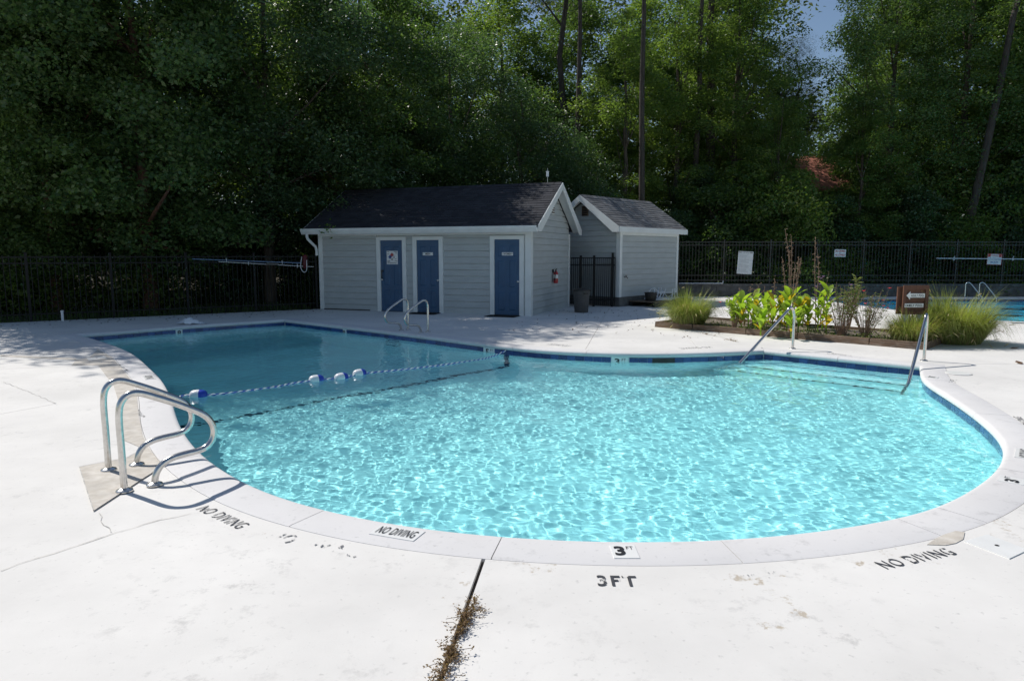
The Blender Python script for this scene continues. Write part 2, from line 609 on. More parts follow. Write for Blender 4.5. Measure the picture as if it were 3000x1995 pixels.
# ------------------------------------------------------------------ lettering
def text_mesh(body, bold=0.0, spacing=1.0):
    cu = bpy.data.curves.new('lettering', 'FONT')
    cu.body = body
    cu.size = 1.0
    cu.align_x = 'LEFT'
    cu.offset = bold
    cu.space_character = spacing
    cu.resolution_u = 3
    o = bpy.data.objects.new('lettering', cu)
    COL.objects.link(o)
    dg = bpy.context.evaluated_depsgraph_get()
    me = bpy.data.meshes.new_from_object(o.evaluated_get(dg))
    bpy.data.objects.remove(o)
    bpy.data.curves.remove(cu)
    me.materials.clear()
    return me

def lettering(body, mat, origin, ax, up, width, height, parent=None, bold=0.012, spacing=1.0, lift=0.0, name='lettering'):
    """lettering whose lower left corner is at origin, ax to the right, up upwards, fitted into width x height"""
    me = text_mesh(body, bold, spacing)
    n = len(me.vertices)
    co = np.empty(n * 3, np.float32)
    me.vertices.foreach_get('co', co)
    co = co.reshape(-1, 3)
    lo, hi = co.min(0), co.max(0)
    ax = Vector(ax).normalized()
    up = Vector(up).normalized()
    nn = ax.cross(up)
    u = (co[:, 0] - lo[0]) / (hi[0] - lo[0]) * width
    v = (co[:, 1] - lo[1]) / (hi[1] - lo[1]) * height
    P = np.array(origin)[None] + u[:, None] * np.array(ax)[None] + v[:, None] * np.array(up)[None] + lift * np.array(nn)[None]
    me.vertices.foreach_set('co', P.astype(np.float32).ravel())
    me.update()
    return put(name, me, parent, mat)

# ------------------------------------------------------------------ outlines of the two pools
def smooth_line(pts, corners, step=0.04):
    """closed outline through pts (2D), rounded everywhere except at the indices in corners"""
    n = len(pts)
    out = []
    cs = sorted(corners)
    for a, bidx in zip(cs, cs[1:] + [cs[0] + n]):
        seg = [Vector(pts[i % n]) for i in range(a, bidx + 1)]
        if len(seg) == 2:
            k = max(1, int((seg[1] - seg[0]).length / step))
            out += [seg[0].lerp(seg[1], j / k) for j in range(k)]
            continue
        ext = [seg[0] * 2 - seg[1]] + seg + [seg[-1] * 2 - seg[-2]]
        for i in range(1, len(ext) - 2):
            p0, p1, p2, p3 = ext[i - 1:i + 3]
            k = max(2, int((p2 - p1).length / step))
            for j in range(k):
                t = j / k
                out.append(0.5 * ((2 * p1) + (p2 - p0) * t + (2 * p0 - 5 * p1 + 4 * p2 - p3) * t * t + (3 * p1 - p0 - 3 * p2 + p3) * t ** 3))
    return out

def relax(pts, keep, it=60):
    P = np.array([tuple(p) for p in pts])
    k = np.zeros(len(P), bool)
    for c in keep:
        k[np.argmin(np.hypot(P[:, 0] - c[0], P[:, 1] - c[1]))] = True
    for _ in range(it):
        Q = 0.5 * P + 0.25 * (np.roll(P, 1, 0) + np.roll(P, -1, 0))
        P = np.where(k[:, None], P, Q)
    return P

class Outline:
    def __init__(self, P):
        P = np.asarray(P, float)
        area = 0.5 * np.sum(P[:, 0] * np.roll(P[:, 1], -1) - np.roll(P[:, 0], -1) * P[:, 1])
        if area < 0:
            P = P[::-1]
        self.P = P
        nx = np.roll(P, -1, 0) - P
        self.len = np.hypot(nx[:, 0], nx[:, 1])
        self.s = np.concatenate([[0], np.cumsum(self.len)])
        self.total = self.s[-1]
        t = nx / self.len[:, None]
        self.n_edge = np.stack([t[:, 1], -t[:, 0]], 1)
        nm = self.n_edge + np.roll(self.n_edge, 1, 0)
        l = np.hypot(nm[:, 0], nm[:, 1])
        nm /= l[:, None]
        cosh = np.clip(np.sum(nm * self.n_edge, 1), 0.5, 1)
        self.nv = nm / cosh[:, None]

    def off(self, d):
        return self.P + self.nv * d

    def at(self, s):
        s = s % self.total
        i = min(np.searchsorted(self.s, s, side='right') - 1, len(self.P) - 1)
        f = (s - self.s[i]) / self.len[i]
        j = (i + 1) % len(self.P)
        p = self.P[i] * (1 - f) + self.P[j] * f
        return p, self.n_edge[i]

    def vat(self, s):
        """point and mitred outward normal"""
        s = s % self.total
        i = min(np.searchsorted(self.s, s, side='right') - 1, len(self.P) - 1)
        f = (s - self.s[i]) / self.len[i]
        j = (i + 1) % len(self.P)
        return self.P[i] * (1 - f) + self.P[j] * f, self.nv[i] * (1 - f) + self.nv[j] * f

    def near(self, p):
        d = np.hypot(self.P[:, 0] - p[0], self.P[:, 1] - p[1])
        return self.s[int(np.argmin(d))]

def inside(poly, X, Y):
    poly = np.asarray(poly)
    r = np.zeros(np.shape(X), bool)
    n = len(poly)
    j = n - 1
    for i in range(n):
        xi, yi = poly[i]
        xj, yj = poly[j]
        if yi != yj:
            c = ((yi > Y) != (yj > Y)) & (X < (xj - xi) * (Y - yi) / (yj - yi) + xi)
            r ^= c
        j = i
    return r

EDGE_PX = [(228, 980), (263, 990), (326, 1010), (387, 1036), (440, 1082), (471, 1113), (496, 1160), (517, 1235), (562, 1307), (618, 1357), (685, 1400), (797, 1453),
           (950, 1496), (1115, 1531), (1289, 1557), (1467, 1573), (1640, 1585), (1818, 1589), (2117, 1584), (2391, 1559), (2626, 1521), (2753, 1490), (2840, 1441),
           (2912, 1395), (2945, 1352), (2955, 1318), (2940, 1283), (2905, 1248), (2833, 1193), (2754, 1142), (2718, 1122), (2702, 1105), (2698, 1071),
           (2238, 1026), (2075, 1033), (1897, 1036), (1719, 1032), (1600, 1025), (1480, 1014), (1293, 990), (1106, 967), (834, 936), (556, 954), (326, 973)]
EDGE = [tuple(G(*p).xy) for p in EDGE_PX]
i_c = [0, EDGE_PX.index((2698, 1071)), EDGE_PX.index((2238, 1026)), EDGE_PX.index((834, 936))]
POOL = Outline(relax(smooth_line(EDGE, i_c), [EDGE[i] for i in i_c], 160))
COPING_W = 0.31
WATER_Z = -0.145

ADULT_PTS = [(11.15, 24.2), (11.3, 21.5), (11.55, 18.6), (11.95, 17.2), (12.8, 16.5), (14.2, 16.3), (31, 16.2), (31, 25.75), (11.1, 25.75)]
ADULT = Outline(smooth_line(ADULT_PTS, [6, 7, 8], 0.15))

# ------------------------------------------------------------------ ground, deck
FENCE_A = Vector((-5.78, 20.62))
FENCE_B = Vector((-24.0, 8.8))
FENCE_B = FENCE_A + (Vector((-12.45, 16.28)) - FENCE_A) * 2.6
DECK_OUT = [(FENCE_B.x, FENCE_B.y), (FENCE_B.x - 1, -9), (26, -9), (33, 26.6), (6.2, 26.6), (5.6, 25.2), (2.2, 24.2), (-4.6, 24.0), (FENCE_A.x - 0.02, FENCE_A.y)]
BED_FL, BED_FR = G(1925, 957), G(2715, 1024)
bd = (BED_FR - BED_FL).normalized()
bn = Vector((-bd.y, bd.x, 0))
if bn.y < 0:
    bn = -bn
BED_W = 1.75

def strip(a, b, w):
    a, b = Vector(a[:2]), Vector(b[:2])
    d = (b - a).normalized()
    n = Vector((-d.y, d.x)) * (w / 2)
    return [tuple(a + n), tuple(a - n), tuple(b - n), tuple(b + n)]

def outpt(px, py, d):
    s = POOL.near(G(px, py).xy)
    p, n = POOL.at(s)
    return p + n * d

JOINTS = []
j0 = Vector(outpt(1455, 1574, 0.29))
j1 = G(1289, 1994).xy
JOINTS.append(strip(j0, j0 + (j1 - j0) * 2.6, 0.022))
JOINTS.append(strip(G(285, 1068.5).xy, G(285, 1068.5).xy + (G(0, 1082).xy - G(285, 1068.5).xy) * 3.0, 0.012))
JOINTS.append(strip(G(163, 1183).xy, G(163, 1183).xy + (G(0, 1213).xy - G(163, 1183).xy) * 4, 0.010))
JOINTS.append(strip(outpt(2698, 1071, 0.33), (26, 8.4), 0.010))
JOINTS.append(strip(outpt(2075, 1033, 0.31), G(1990, 958).xy, 0.010))
JOINTS.append(strip(outpt(1700, 1032, 0.31), (3.0, 21.0), 0.008))
JOINTS.append(strip(G(2760, 1010).xy, G(2760, 1010).xy + (G(2690, 1034).xy - G(2760, 1010).xy) * 0.2, 0.01))

def clean(loop):
    return [Vector((float(p[0]), float(p[1]))) for p in loop]

def flat_with_holes(outer, holes, z, depth):
    """sheet with holes, its edges turned down by depth"""
    vs, es = [], []
    for lp in [outer] + holes:
        b = len(vs)
        lp = clean(lp)
        vs += lp
        es += [(b + i, b + (i + 1) % len(lp)) for i in range(len(lp))]
    ov, oe, of, _, _, _ = geometry.delaunay_2d_cdt(vs, es, [], 0, 1e-5)
    V = np.array([(p.x, p.y) for p in ov])
    F = np.array([f for f in of if len(f) == 3])
    c = V[F].mean(1)
    ok = inside([(p[0], p[1]) for p in outer], c[:, 0], c[:, 1])
    for h in holes:
        ok &= ~inside([(p[0], p[1]) for p in h], c[:, 0], c[:, 1])
    F = F[ok]
    bm = bmesh.new()
    bv = [bm.verts.new((x, y, z)) for x, y in V]
    for f in F:
        try:
            fc = bm.faces.new([bv[i] for i in f])
            fc.normal_update()
            if fc.normal.z < 0:
                fc.normal_flip()
        except ValueError:
            pass
    bmesh.ops.delete(bm, geom=[v for v in bm.verts if not v.link_faces], context='VERTS')
    edges = [e for e in bm.edges if len(e.link_faces) == 1]
    r = bmesh.ops.extrude_edge_only(bm, edges=edges)
    for g in r['geom']:
        if isinstance(g, bmesh.types.BMVert):
            g.co.z -= depth
    bmesh.ops.recalc_face_normals(bm, faces=bm.faces)
    return bm

bm = flat_with_holes(DECK_OUT, [POOL.off(COPING_W + 0.004)[::2], ADULT.off(0.3)] + JOINTS, 0.0, 0.10)
me = bpy.data.meshes.new('pool_deck')
bm.to_mesh(me)
bm.free()
deck = tag(put('pool_deck', me, None, MT['deck']), kind='structure')
for jn in JOINTS:
    a, b_ = (Vector(jn[0]) + Vector(jn[1])) / 2, (Vector(jn[2]) + Vector(jn[3])) / 2
    q = strip(a, b_, 0.06)
    mb = MB()
    mb.add([(x, y, -0.02) for x, y in q] , [(0, 1, 2, 3)])
    mb.obj('joint_filler', MT['joint_dirt'], deck)

def terrain_z(x, y):
    z = np.full(np.shape(x), -0.06)
    z = z + np.clip(y - 29.5, 0, None) * 0.07
    z = z + np.clip(-(x + 17) - np.clip(18 - y, 0, 30), 0, None) * 0.03
    return z

gx, gy = np.meshgrid(np.arange(-90, 111, 1.5), np.arange(-30, 141, 1.5))
gz = terrain_z(gx, gy) + 0.05 * np.sin(gx * 1.3 + gy * 0.7) * np.clip((gy - 28) / 4, 0, 1)
ny, nx = gx.shape
idx = np.arange(nx * ny).reshape(ny, nx)
F = np.stack([idx[:-1, :-1], idx[:-1, 1:], idx[1:, 1:], idx[1:, :-1]], -1).reshape(-1, 4)
cx = gx.ravel()[F].mean(1)
cy = gy.ravel()[F].mean(1)
dk = Outline([p for p in DECK_OUT])
F = F[~inside(dk.off(-1.1), cx, cy)]
V = np.stack([gx, gy, gz], -1).reshape(-1, 3)
tag(put('ground', np_mesh('ground', V, F, MT['ground'])), kind='structure')

# ------------------------------------------------------------------ pool basins
S5 = G(1480, 1030, -0.1)
rope_left = Vector((*POOL.at(POOL.near(G(488, 1163).xy))[0], WATER_Z))
rope_right = Vector((*POOL.at(POOL.near(S5.xy))[0], WATER_Z))
LINE_A = Vector((-4.6, 7.55, 0))
LINE_B = Vector((rope_right.x, rope_right.y, 0))
ld = (LINE_B - LINE_A).normalized()
ln = Vector((-ld.y, ld.x, 0))   # towards the deep end

def floor_z(x, y):
    d = (x - LINE_A.x) * ln.x + (y - LINE_A.y) * ln.y
    dep = np.where(d < 0, 1.38 + np.clip(d, -4.0, 0) * 0.11, 1.38 + np.clip(d, 0, 3.4) * 0.30)
    return -dep

def basin(name, ol, fz, step, depth_fn, parent_mats):
    lo, hi = ol.P.min(0) - 0.3, ol.P.max(0) + 0.3
    X, Y = np.meshgrid(np.arange(lo[0], hi[0], step), np.arange(lo[1], hi[1], step))
    ny, nx = X.shape
    idx = np.arange(nx * ny).reshape(ny, nx)
    F = np.stack([idx[:-1, :-1], idx[:-1, 1:], idx[1:, 1:], idx[1:, :-1]], -1).reshape(-1, 4)
    c = np.stack([X.ravel()[F].mean(1), Y.ravel()[F].mean(1)], 1)
    F = F[inside(ol.off(step * 0.9)[::2], c[:, 0], c[:, 1])]
    V = np.stack([X, Y, fz(X, Y)], -1).reshape(-1, 3)
    me = np_mesh(name, V, F, MT['plaster'], True)
    return me

pool = tag(put('pool_basin', basin('pool_floor', POOL, floor_z, 0.15, None, None), None), kind='structure')
pool.cycles.is_caustics_receiver = True
W = POOL.off(0.03)
n = len(W)
mb = MB()
zb = floor_z(W[:, 0], W[:, 1]) - 0.1
mb.v = [(x, y, -0.005) for x, y in W] + [(x, y, z) for (x, y), z in zip(W, zb)]
mb.f = [[i, (i + 1) % n, n + (i + 1) % n, n + i] for i in range(n)]
wl = mb.obj('pool_wall', MT['plaster'], pool)
wl.cycles.is_caustics_receiver = True
mb.m = [0] * n

# steps in the alcove
cA, cB = Vector((*EDGE[i_c[2]], 0)), Vector((*EDGE[i_c[1]], 0))
sd = (cB - cA).normalized()
sn = Vector((sd.y, -sd.x, 0))
if sn.y > 0:
    sn = -sn
for k in range(3):
    top = WATER_Z - 0.09 - 0.22 * k
    w0 = 0.42 + 0.30 * k
    e0 = 0.35 * (k + 1) * 0.4
    mb = MB()
    lo_ = [cA + sd * -e0, cB + sd * 0.35, cB + sd * 0.35 + sn * w0, cA + sd * -e0 + sn * w0]
    mb.hexa([(p.x, p.y, -1.1) for p in lo_] + [(p.x, p.y, top) for p in lo_])
    o = mb.obj('step', MT['plaster'], pool)
    o.cycles.is_caustics_receiver = True
    mb = MB()
    q = [cA + sn * (w0 - 0.045), cB + sn * (w0 - 0.045), cB + sn * (w0 + 0.003), cA + sn * (w0 + 0.003)]
    mb.add([(p.x, p.y, top + 0.004) for p in q], [(0, 3, 2, 1)])
    o = mb.obj('step_edge_tile', MT['tile_dark'], o)
    o.cycles.is_caustics_receiver = True
# dark safety line down the wall and over the floor
mb = MB()
k = 60
vs = []
for i in range(k + 1):
    p = LINE_B.lerp(LINE_A, i / k)
    z = float(floor_z(np.array(p.x), np.array(p.y))) + 0.006
    w = 0.04
    vs += [(p.x + ln.x * w, p.y + ln.y * w, z + 0.015 * 0), (p.x - ln.x * w, p.y - ln.y * w, z)]
mb.add(vs, [(2 * i, 2 * i + 1, 2 * i + 3, 2 * i + 2) for i in range(k)])
o = mb.obj('safety_line', MT['tile_line'], pool)
o.cycles.is_caustics_receiver = True
p_, n_ = POOL.at(POOL.near(rope_right.xy))
tx = Vector((n_[1], -n_[0]))
mb = MB()
c0 = Vector((p_[0] + n_[0] * 0.02, p_[1] + n_[1] * 0.02))
zz = float(floor_z(np.array(c0.x), np.array(c0.y)))
mb.add([(*(c0 + tx * 0.06), -0.2), (*(c0 - tx * 0.06), -0.2), (*(c0 - tx * 0.06), zz), (*(c0 + tx * 0.06), zz)], [(0, 1, 2, 3)])
o = mb.obj('safety_line', MT['tile_dark'], pool)
o.cycles.is_caustics_receiver = True
# foothold slots below the far grab rails, recess shade painted as flat quads
s = POOL.near(G(1150, 972).xy)
for k in range(4):
    p_, n_ = POOL.at(s)
    t_ = Vector((n_[1], -n_[0]))
    c0 = Vector(p_) + Vector(n_) * 0.024
    z0 = -0.36 - 0.26 * k
    mb = MB()
    mb.add([(*(c0 + t_ * 0.22), z0), (*(c0 - t_ * 0.22), z0), (*(c0 - t_ * 0.22), z0 - 0.10), (*(c0 + t_ * 0.22), z0 - 0.10)], [(0, 1, 2, 3)])
    o = mb.obj('foothold', MT['tile_dark'], pool)

# ------------------------------------------------------------------ coping slabs, tiles, depth markers
prof = [(0.31, -0.08), (0.31, 0.0), (0.29, 0.004), (0.03, 0.004), (0.008, 0.0), (-0.010, -0.012), (-0.018, -0.032), (-0.014, -0.055), (0.0, -0.066), (0.06, -0.066)]
def coping_piece(ol, s0, s1, parent, mat, prof=prof, step=0.08):
    # keep the outline's own corner points inside the piece
    ss = [s0] + [x for x in ol.s[:-1][::2] if s0 + 0.02 < x < s1 - 0.02] + [s1]
    for sc_ in CORNER_S.get(id(ol), []):
        if s0 + 0.02 < sc_ < s1 - 0.02 and all(abs(x - sc_) > 1e-6 for x in ss):
            ss.append(sc_)
    ss.sort()
    mb = MB()
    m = len(prof)
    vs = []
    for s in ss:
        p, nv = ol.vat(s)
        vs += [(p[0] + nv[0] * d, p[1] + nv[1] * d, z) for d, z in prof]
    fs = []
    for i in range(len(ss) - 1):
        for j in range(m - 1):
            fs.append((i * m + j, (i + 1) * m + j, (i + 1) * m + j + 1, i * m + j + 1))
    fs.append(tuple(range(m)))
    fs.append(tuple((len(ss) - 1) * m + j for j in range(m - 1, -1, -1)))
    mb.add(vs, fs)
    return mb.obj('coping_slab', mat, parent, smooth=35)
CORNER_S = {id(POOL): [POOL.near(EDGE[i]) for i in i_c], id(ADULT): []}
cuts = sorted([POOL.near(G(*p).xy) for p in [(950, 1496), (1467, 1573), (2117, 1584), (2626, 1521), (2753, 1490), (2930, 1372), (2860, 1212), (2708, 1112), (2454, 1047), (1719, 1032),
                                              (1500, 1017), (1250, 985), (1000, 955), (700, 945), (400, 965), (387, 1036), (496, 1160), (590, 1335), (2238, 1026), (834, 936)]])
for a, b_ in zip(cuts, cuts[1:] + [cuts[0] + POOL.total]):
    if b_ <= POOL.total:
        coping_piece(POOL, a + 0.003, b_ - 0.003, pool, MT['coping'])
    else:
        # the piece that passes the start of the outline
        c1 = coping_piece(POOL, a + 0.003, POOL.total - 0.0005, pool, MT['coping'])
        c2 = coping_piece(POOL, 0.0005, b_ - POOL.total - 0.003, pool, MT['coping'])

mb = MB()
W = POOL.off(0.022)
n = len(W)
mb.add([(x, y, -0.06) for x, y in W] + [(x, y, -0.30) for x, y in W], [(i, (i + 1) % n, n + (i + 1) % n, n + i) for i in range(n)])
o = mb.obj('grout_band', MT['grout'], pool)
o.cycles.is_caustics_receiver = True
TS = 0.1525
mbt = MB()
mbt.box((0, 0, 0), (TS - 0.005, 0.016, TS - 0.005))
tile_me = mbt.data('tile', MT['tile'])
MARKS = []
for (px, py, txt) in [(546, 975, '8'), (1014, 972, '8'), (1446, 1026, '5'), (1814, 1052, '3')]:
    MARKS.append((POOL.near(G(px, py, -0.13).xy), txt))
cs_ = sorted(CORNER_S[id(POOL)]) 
seg = [(a, b_) for a, b_ in zip(cs_, cs_[1:] + [cs_[0] + POOL.total])]
for a, b_ in seg:
    k = max(1, round((b_ - a) / TS))
    w = (b_ - a) / k
    for i in range(k):
        s = a + (i + 0.5) * w
        if any(abs((s - ms + POOL.total / 2) % POOL.total - POOL.total / 2) < 0.10 for ms, _ in MARKS):
            continue
        p, nn = POOL.at(s)
        c0 = (p[0] + nn[0] * 0.018, p[1] + nn[1] * 0.018, -0.075 - TS / 2)
        o = put('tile', tile_me, pool, None, c0, (0, 0, math.atan2(nn[0], -nn[1]) + PI), (w / TS, 1, 1))
        o.cycles.is_caustics_receiver = True
for s, txt in MARKS:
    p, nn = POOL.at(s)
    nn = Vector((nn[0], nn[1], 0))
    ax = Vector((-nn.y, nn.x, 0))
    ax = -ax if ax.dot(Vector((1, 0, 0))) < 0 and nn.y > 0 else ax
    # seen from inside the pool the reader faces along +nn; their right hand is nn x up
    ax = nn.cross(Vector((0, 0, 1)))
    c0 = Vector((p[0], p[1], 0)) + nn * 0.016
    mb = MB()
    hw = 0.14
    q = [c0 - ax * hw, c0 + ax * hw]
    mb.prism([(*q[0].xy, -0.225), (*q[1].xy, -0.225), (*q[1].xy, -0.072), (*q[0].xy, -0.072)], nn * 0.01)
    mk = mb.obj('depth_marker', MT['tile_white'], pool)
    mk['label'] = 'white depth marker tile in the blue tile band reading %s FT' % txt
    base = c0 - nn * 0.003 + Vector((0, 0, -0.208))
    lettering(txt, MT['print'], base - ax * 0.085, ax, (0, 0, 1), 0.085, 0.115, mk, 0.03)
    lettering('FT', MT['print'], base + ax * 0.035 + Vector((0, 0, 0.07)), ax, (0, 0, 1), 0.07, 0.045, mk, 0.0)
# skimmer mouth in the wall
s = POOL.near(G(1935, 1052, -0.13).xy)
p, nn = POOL.at(s)
nn = Vector((nn[0], nn[1], 0))
ax = nn.cross(Vector((0, 0, 1)))
mb = MB()
c0 = Vector((p[0], p[1], -0.145)) + nn * 0.004
mb.prism([c0 - ax * 0.19 + Vector((0, 0, -0.06)), c0 + ax * 0.19 + Vector((0, 0, -0.06)), c0 + ax * 0.19 + Vector((0, 0, 0.06)), c0 - ax * 0.19 + Vector((0, 0, 0.06))], nn * 0.008)
mb.obj('skimmer_mouth', MT['dark_plastic'], pool)

def ground_tile(name, bl, br, tr, tl, mat, parent, lift, h=0.006):
    P = [G(*q) for q in (bl, br, tr, tl)]
    mb = MB()
    mb.hexa([(p.x, p.y, lift - h) for p in P] + [(p.x, p.y, lift) for p in P])
    o = mb.obj(name, mat, parent)
    return o, P

def frame_of(P):
    ax = ((P[1] - P[0]) + (P[2] - P[3])) / 2
    up0 = ((P[3] - P[0]) + (P[2] - P[1])) / 2
    w = ax.length
    ax = ax.normalized()
    up = (up0 - ax * up0.dot(ax))
    h = up.length
    up = up.normalized()
    c = sum(P, Vector()) / 4
    return c, ax, up, w, h

def square_tile(name, corners, mat, parent, lift):
    c, ax, up, w, h = frame_of([G(*q) for q in corners])
    P = [c - ax * w / 2 - up * h / 2, c + ax * w / 2 - up * h / 2, c + ax * w / 2 + up * h / 2, c - ax * w / 2 + up * h / 2]
    mb = MB()
    mb.hexa([(p.x, p.y, lift - 0.012) for p in P] + [(p.x, p.y, lift) for p in P])
    o = mb.obj(name, mat, parent)
    return o, c, ax, up, w, h
CT = 0.0085
# near NO DIVING tile
o, c, ax, up, w, h = square_tile('deck_marker', [(1085, 1566), (1217, 1590), (1240, 1558), (1115, 1539)], MT['tile_white'], pool, CT)
o['label'] = 'white coping tile printed NO DIVING on the near edge'
lettering('NO DIVING', MT['print'], c - ax * w * 0.42 - up * h * 0.33 + Vector((0, 0, CT + 0.003)), ax, up, w * 0.84, h * 0.66, o, 0.004, 1.12)
o, c, ax, up, w, h = square_tile('deck_marker', [(1797, 1638), (1872, 1638), (1861, 1599), (1788, 1599)], MT['tile_white'], pool, CT)
o['label'] = 'white coping tile printed 3 FT on the near edge'
b0 = c + Vector((0, 0, CT + 0.003))
lettering('3', MT['print'], b0 - ax * w * 0.40 - up * h * 0.33, ax, up, w * 0.42, h * 0.68, o, 0.035)
lettering('FT', MT['print'], b0 + ax * w * 0.10 + up * h * 0.12, ax, up, w * 0.28, h * 0.22, o, 0.0)
o, c, ax, up, w, h = square_tile('deck_marker', [(2998, 1426), (3006, 1410), (2931, 1392), (2922, 1408)], MT['tile_white'], pool, CT)
o['label'] = 'white coping tile printed 3 FT beside the curve of the shallow end'
b0 = c + Vector((0, 0, CT + 0.003))
lettering('3', MT['print'], b0 - ax * w * 0.38 - up * h * 0.30, ax, up, w * 0.42, h * 0.56, o, 0.035)
lettering('FT', MT['print'], b0 + ax * w * 0.12 + up * h * 0.10, ax, up, w * 0.28, h * 0.2, o, 0.0)
o, c, ax, up, w, h = square_tile('deck_marker', [(3040, 1350), (3045, 1322), (2974, 1316), (2972, 1342)], MT['tile_white'], pool, CT)
o['label'] = 'white coping tile printed NO DIVING cut off by the edge of the photo'
lettering('NO DIVING', MT['print'], c - ax * w * 0.42 - up * h * 0.33 + Vector((0, 0, CT + 0.003)), ax, up, w * 0.84, h * 0.66, o, 0.004, 1.12)
o, c, ax, up, w, h = square_tile('deck_marker', [(418, 1104), (426, 1115), (456, 1109), (447, 1099)], MT['tile_white'], pool, CT)
o['label'] = 'small white coping tile printed NO DIVING beside the deep end'
lettering('NO DIVING', MT['print'], c - ax * w * 0.42 - up * h * 0.33 + Vector((0, 0, CT + 0.003)), ax, up, w * 0.84, h * 0.66, o, 0.0)
o, c, ax, up, w, h = square_tile('deck_marker', [(2742, 1111), (2750, 1107), (2718, 1102), (2712, 1105)], MT['tile_white'], pool, CT)
o['label'] = 'small white coping tile with dark print beside the step rail'
lettering('3 FT', MT['print'], c - ax * w * 0.40 - up * h * 0.30 + Vector((0, 0, CT + 0.003)), ax, up, w * 0.8, h * 0.6, o, 0.02)

# stencilled words on the deck
def stencil(txt, bl, br, tl, mat, bold=0.0, gaps=True):
    P0, P1, P2 = G(*bl), G(*br), G(*tl)
    ax = P1 - P0
    w = ax.length
    ax.normalize()
    u = P2 - P0
    up = u - ax * u.dot(ax)
    return lettering(txt, mat, P0 + Vector((0, 0, 0.004)), ax, up, w, up.length, deck, bold, 1.15, name='stencil_lettering')
stencil('NO DIVING', (572, 1493), (693, 1550), (588, 1470), MT['paint_worn'])
stencil('NO DIVING', (772, 1580), (1035, 1636), (790, 1553), MT['paint_gone'])
stencil('3FT', (1752, 1717), (1871, 1719), (1746, 1686), MT['paint_worn'], 0.016)
stencil('NO DIVING', (2600, 1668), (2806, 1624), (2570, 1645), MT['paint_worn'], 0.004)
stencil('NO DIVING', (2200, 1706), (2330, 1690), (2190, 1684), MT['paint_gone'], 0.012)
stencil('NO DIVING', (352, 1195), (380, 1228), (400, 1193), MT['paint_faint'], 0.0)
stencil('8 FT', (320, 1070), (345, 1090), (352, 1068), MT['paint_faint'], 0.0)
stencil('NO DIVING', (2516, 1050), (2420, 1036), (2520, 1046), MT['paint_faint'], 0.0)
stencil('NO DIVING', (2090, 1019), (2000, 1023), (2090, 1015), MT['paint_faint'], 0.0)
stencil('3 FT', (2800, 1122), (2806, 1113), (2780, 1118), MT['paint_faint'], 0.0)
stencil('NO DIVING', (3045, 1262), (2990, 1222), (2990, 1238), MT['paint_worn'], 0.0)
stencil('NO DIVING', (1660, 1016), (1600, 1010), (1664, 1012), MT['paint_faint'], 0.0)

# bare concrete where the deck was cut and patched
def patch(name, pts, mat=MT['concrete'], z=0.0042):
    mb = MB()
    P = [G(*p) for p in pts]
    mb.prism([(p.x, p.y, -0.01) for p in P], (0, 0, z + 0.01))
    return mb.obj(name, mat, deck)
c_in = [POOL.at(POOL.near(G(*p).xy)) for p in [(300, 1000), (345, 1018), (395, 1041), (432, 1074), (468, 1110), (492, 1152), (507, 1205), (530, 1262), (562, 1307)]]
strip_r = [Vector((p[0] + n[0] * 0.325, p[1] + n[1] * 0.325, 0)) for p, n in c_in[1:]]
strip_l = [G(*p) for p in [(232, 1371), (372, 1343), (362, 1290), (350, 1205), (344, 1166), (329, 1120), (313, 1105), (287, 1070), (210, 1071), (223, 1054), (262, 1048)]]
ring = [Vector((p.x, p.y, 0)) for p in strip_l] + strip_r
ring = ring[2:]
vs2 = [Vector((p.x, p.y)) for p in ring]
tri = geometry.tessellate_polygon([[Vector((p.x, p.y, 0)) for p in vs2]])
mb = MB()
mb.add([(p.x, p.y, 0.0042) for p in vs2], tri)
mb.obj('concrete_patch', MT['concrete'], deck)
c1, n1 = POOL.at(POOL.near(G(604, 1345).xy))
c2, n2 = POOL.at(POOL.near(G(552, 1293).xy))
lp = [G(232, 1370), G(274, 1499), Vector((c1[0] + n1[0] * 0.325, c1[1] + n1[1] * 0.325, 0)), Vector((c2[0] + n2[0] * 0.325, c2[1] + n2[1] * 0.325, 0)), G(372, 1343)]
mb = MB()
mb.add([(p.x, p.y, 0.0082) for p in lp], geometry.tessellate_polygon([[Vector((p.x, p.y, 0)) for p in lp]]))
o = mb.obj('concrete_patch', MT['concrete'], deck)
mb = MB()
k = len(lp)
for i in range(k):
    a, b_ = lp[i], lp[(i + 1) % k]
    if i == 2:
        continue
    q = strip(a.xy, b_.xy, 0.006)
    mb.add([(x, y, 0.0122) for x, y in q], [(0, 1, 2, 3)])
mb.obj('patch_edge', MT['crack'], o)
patch('concrete_patch', [(0, 1040), (0, 1045), (222, 1055), (224, 1050)])
patch('concrete_patch', [(2716, 1596), (2742, 1578), (2768, 1566), (2800, 1556), (2826, 1560), (2822, 1580), (2800, 1592), (2770, 1598)])
# hairline cracks
def crack(pts, w=0.006, seed=1):
    rnd = random.Random(seed)
    P = [G(*p).xy for p in pts]
    Q = []
    for a, b_ in zip(P, P[1:]):
        k = max(2, int((b_ - a).length / 0.07))
        nn = Vector((-(b_ - a).y, (b_ - a).x)).normalized()
        for i in range(k):
            Q.append(a.lerp(b_, i / k) + nn * rnd.uniform(-0.012, 0.012))
    Q.append(P[-1])
    mb = MB()
    vs = []
    for i, q in enumerate(Q):
        t = (Q[min(i + 1, len(Q) - 1)] - Q[max(i - 1, 0)]).normalized()
        nn = Vector((-t.y, t.x)) * w * rnd.uniform(0.3, 0.7)
        vs += [(q.x + nn.x, q.y + nn.y, 0.004), (q.x - nn.x, q.y - nn.y, 0.004)]
    mb.add(vs, [(2 * i, 2 * i + 1, 2 * i + 3, 2 * i + 2) for i in range(len(Q) - 1)])
    mb.obj('crack', MT['crack'], deck)
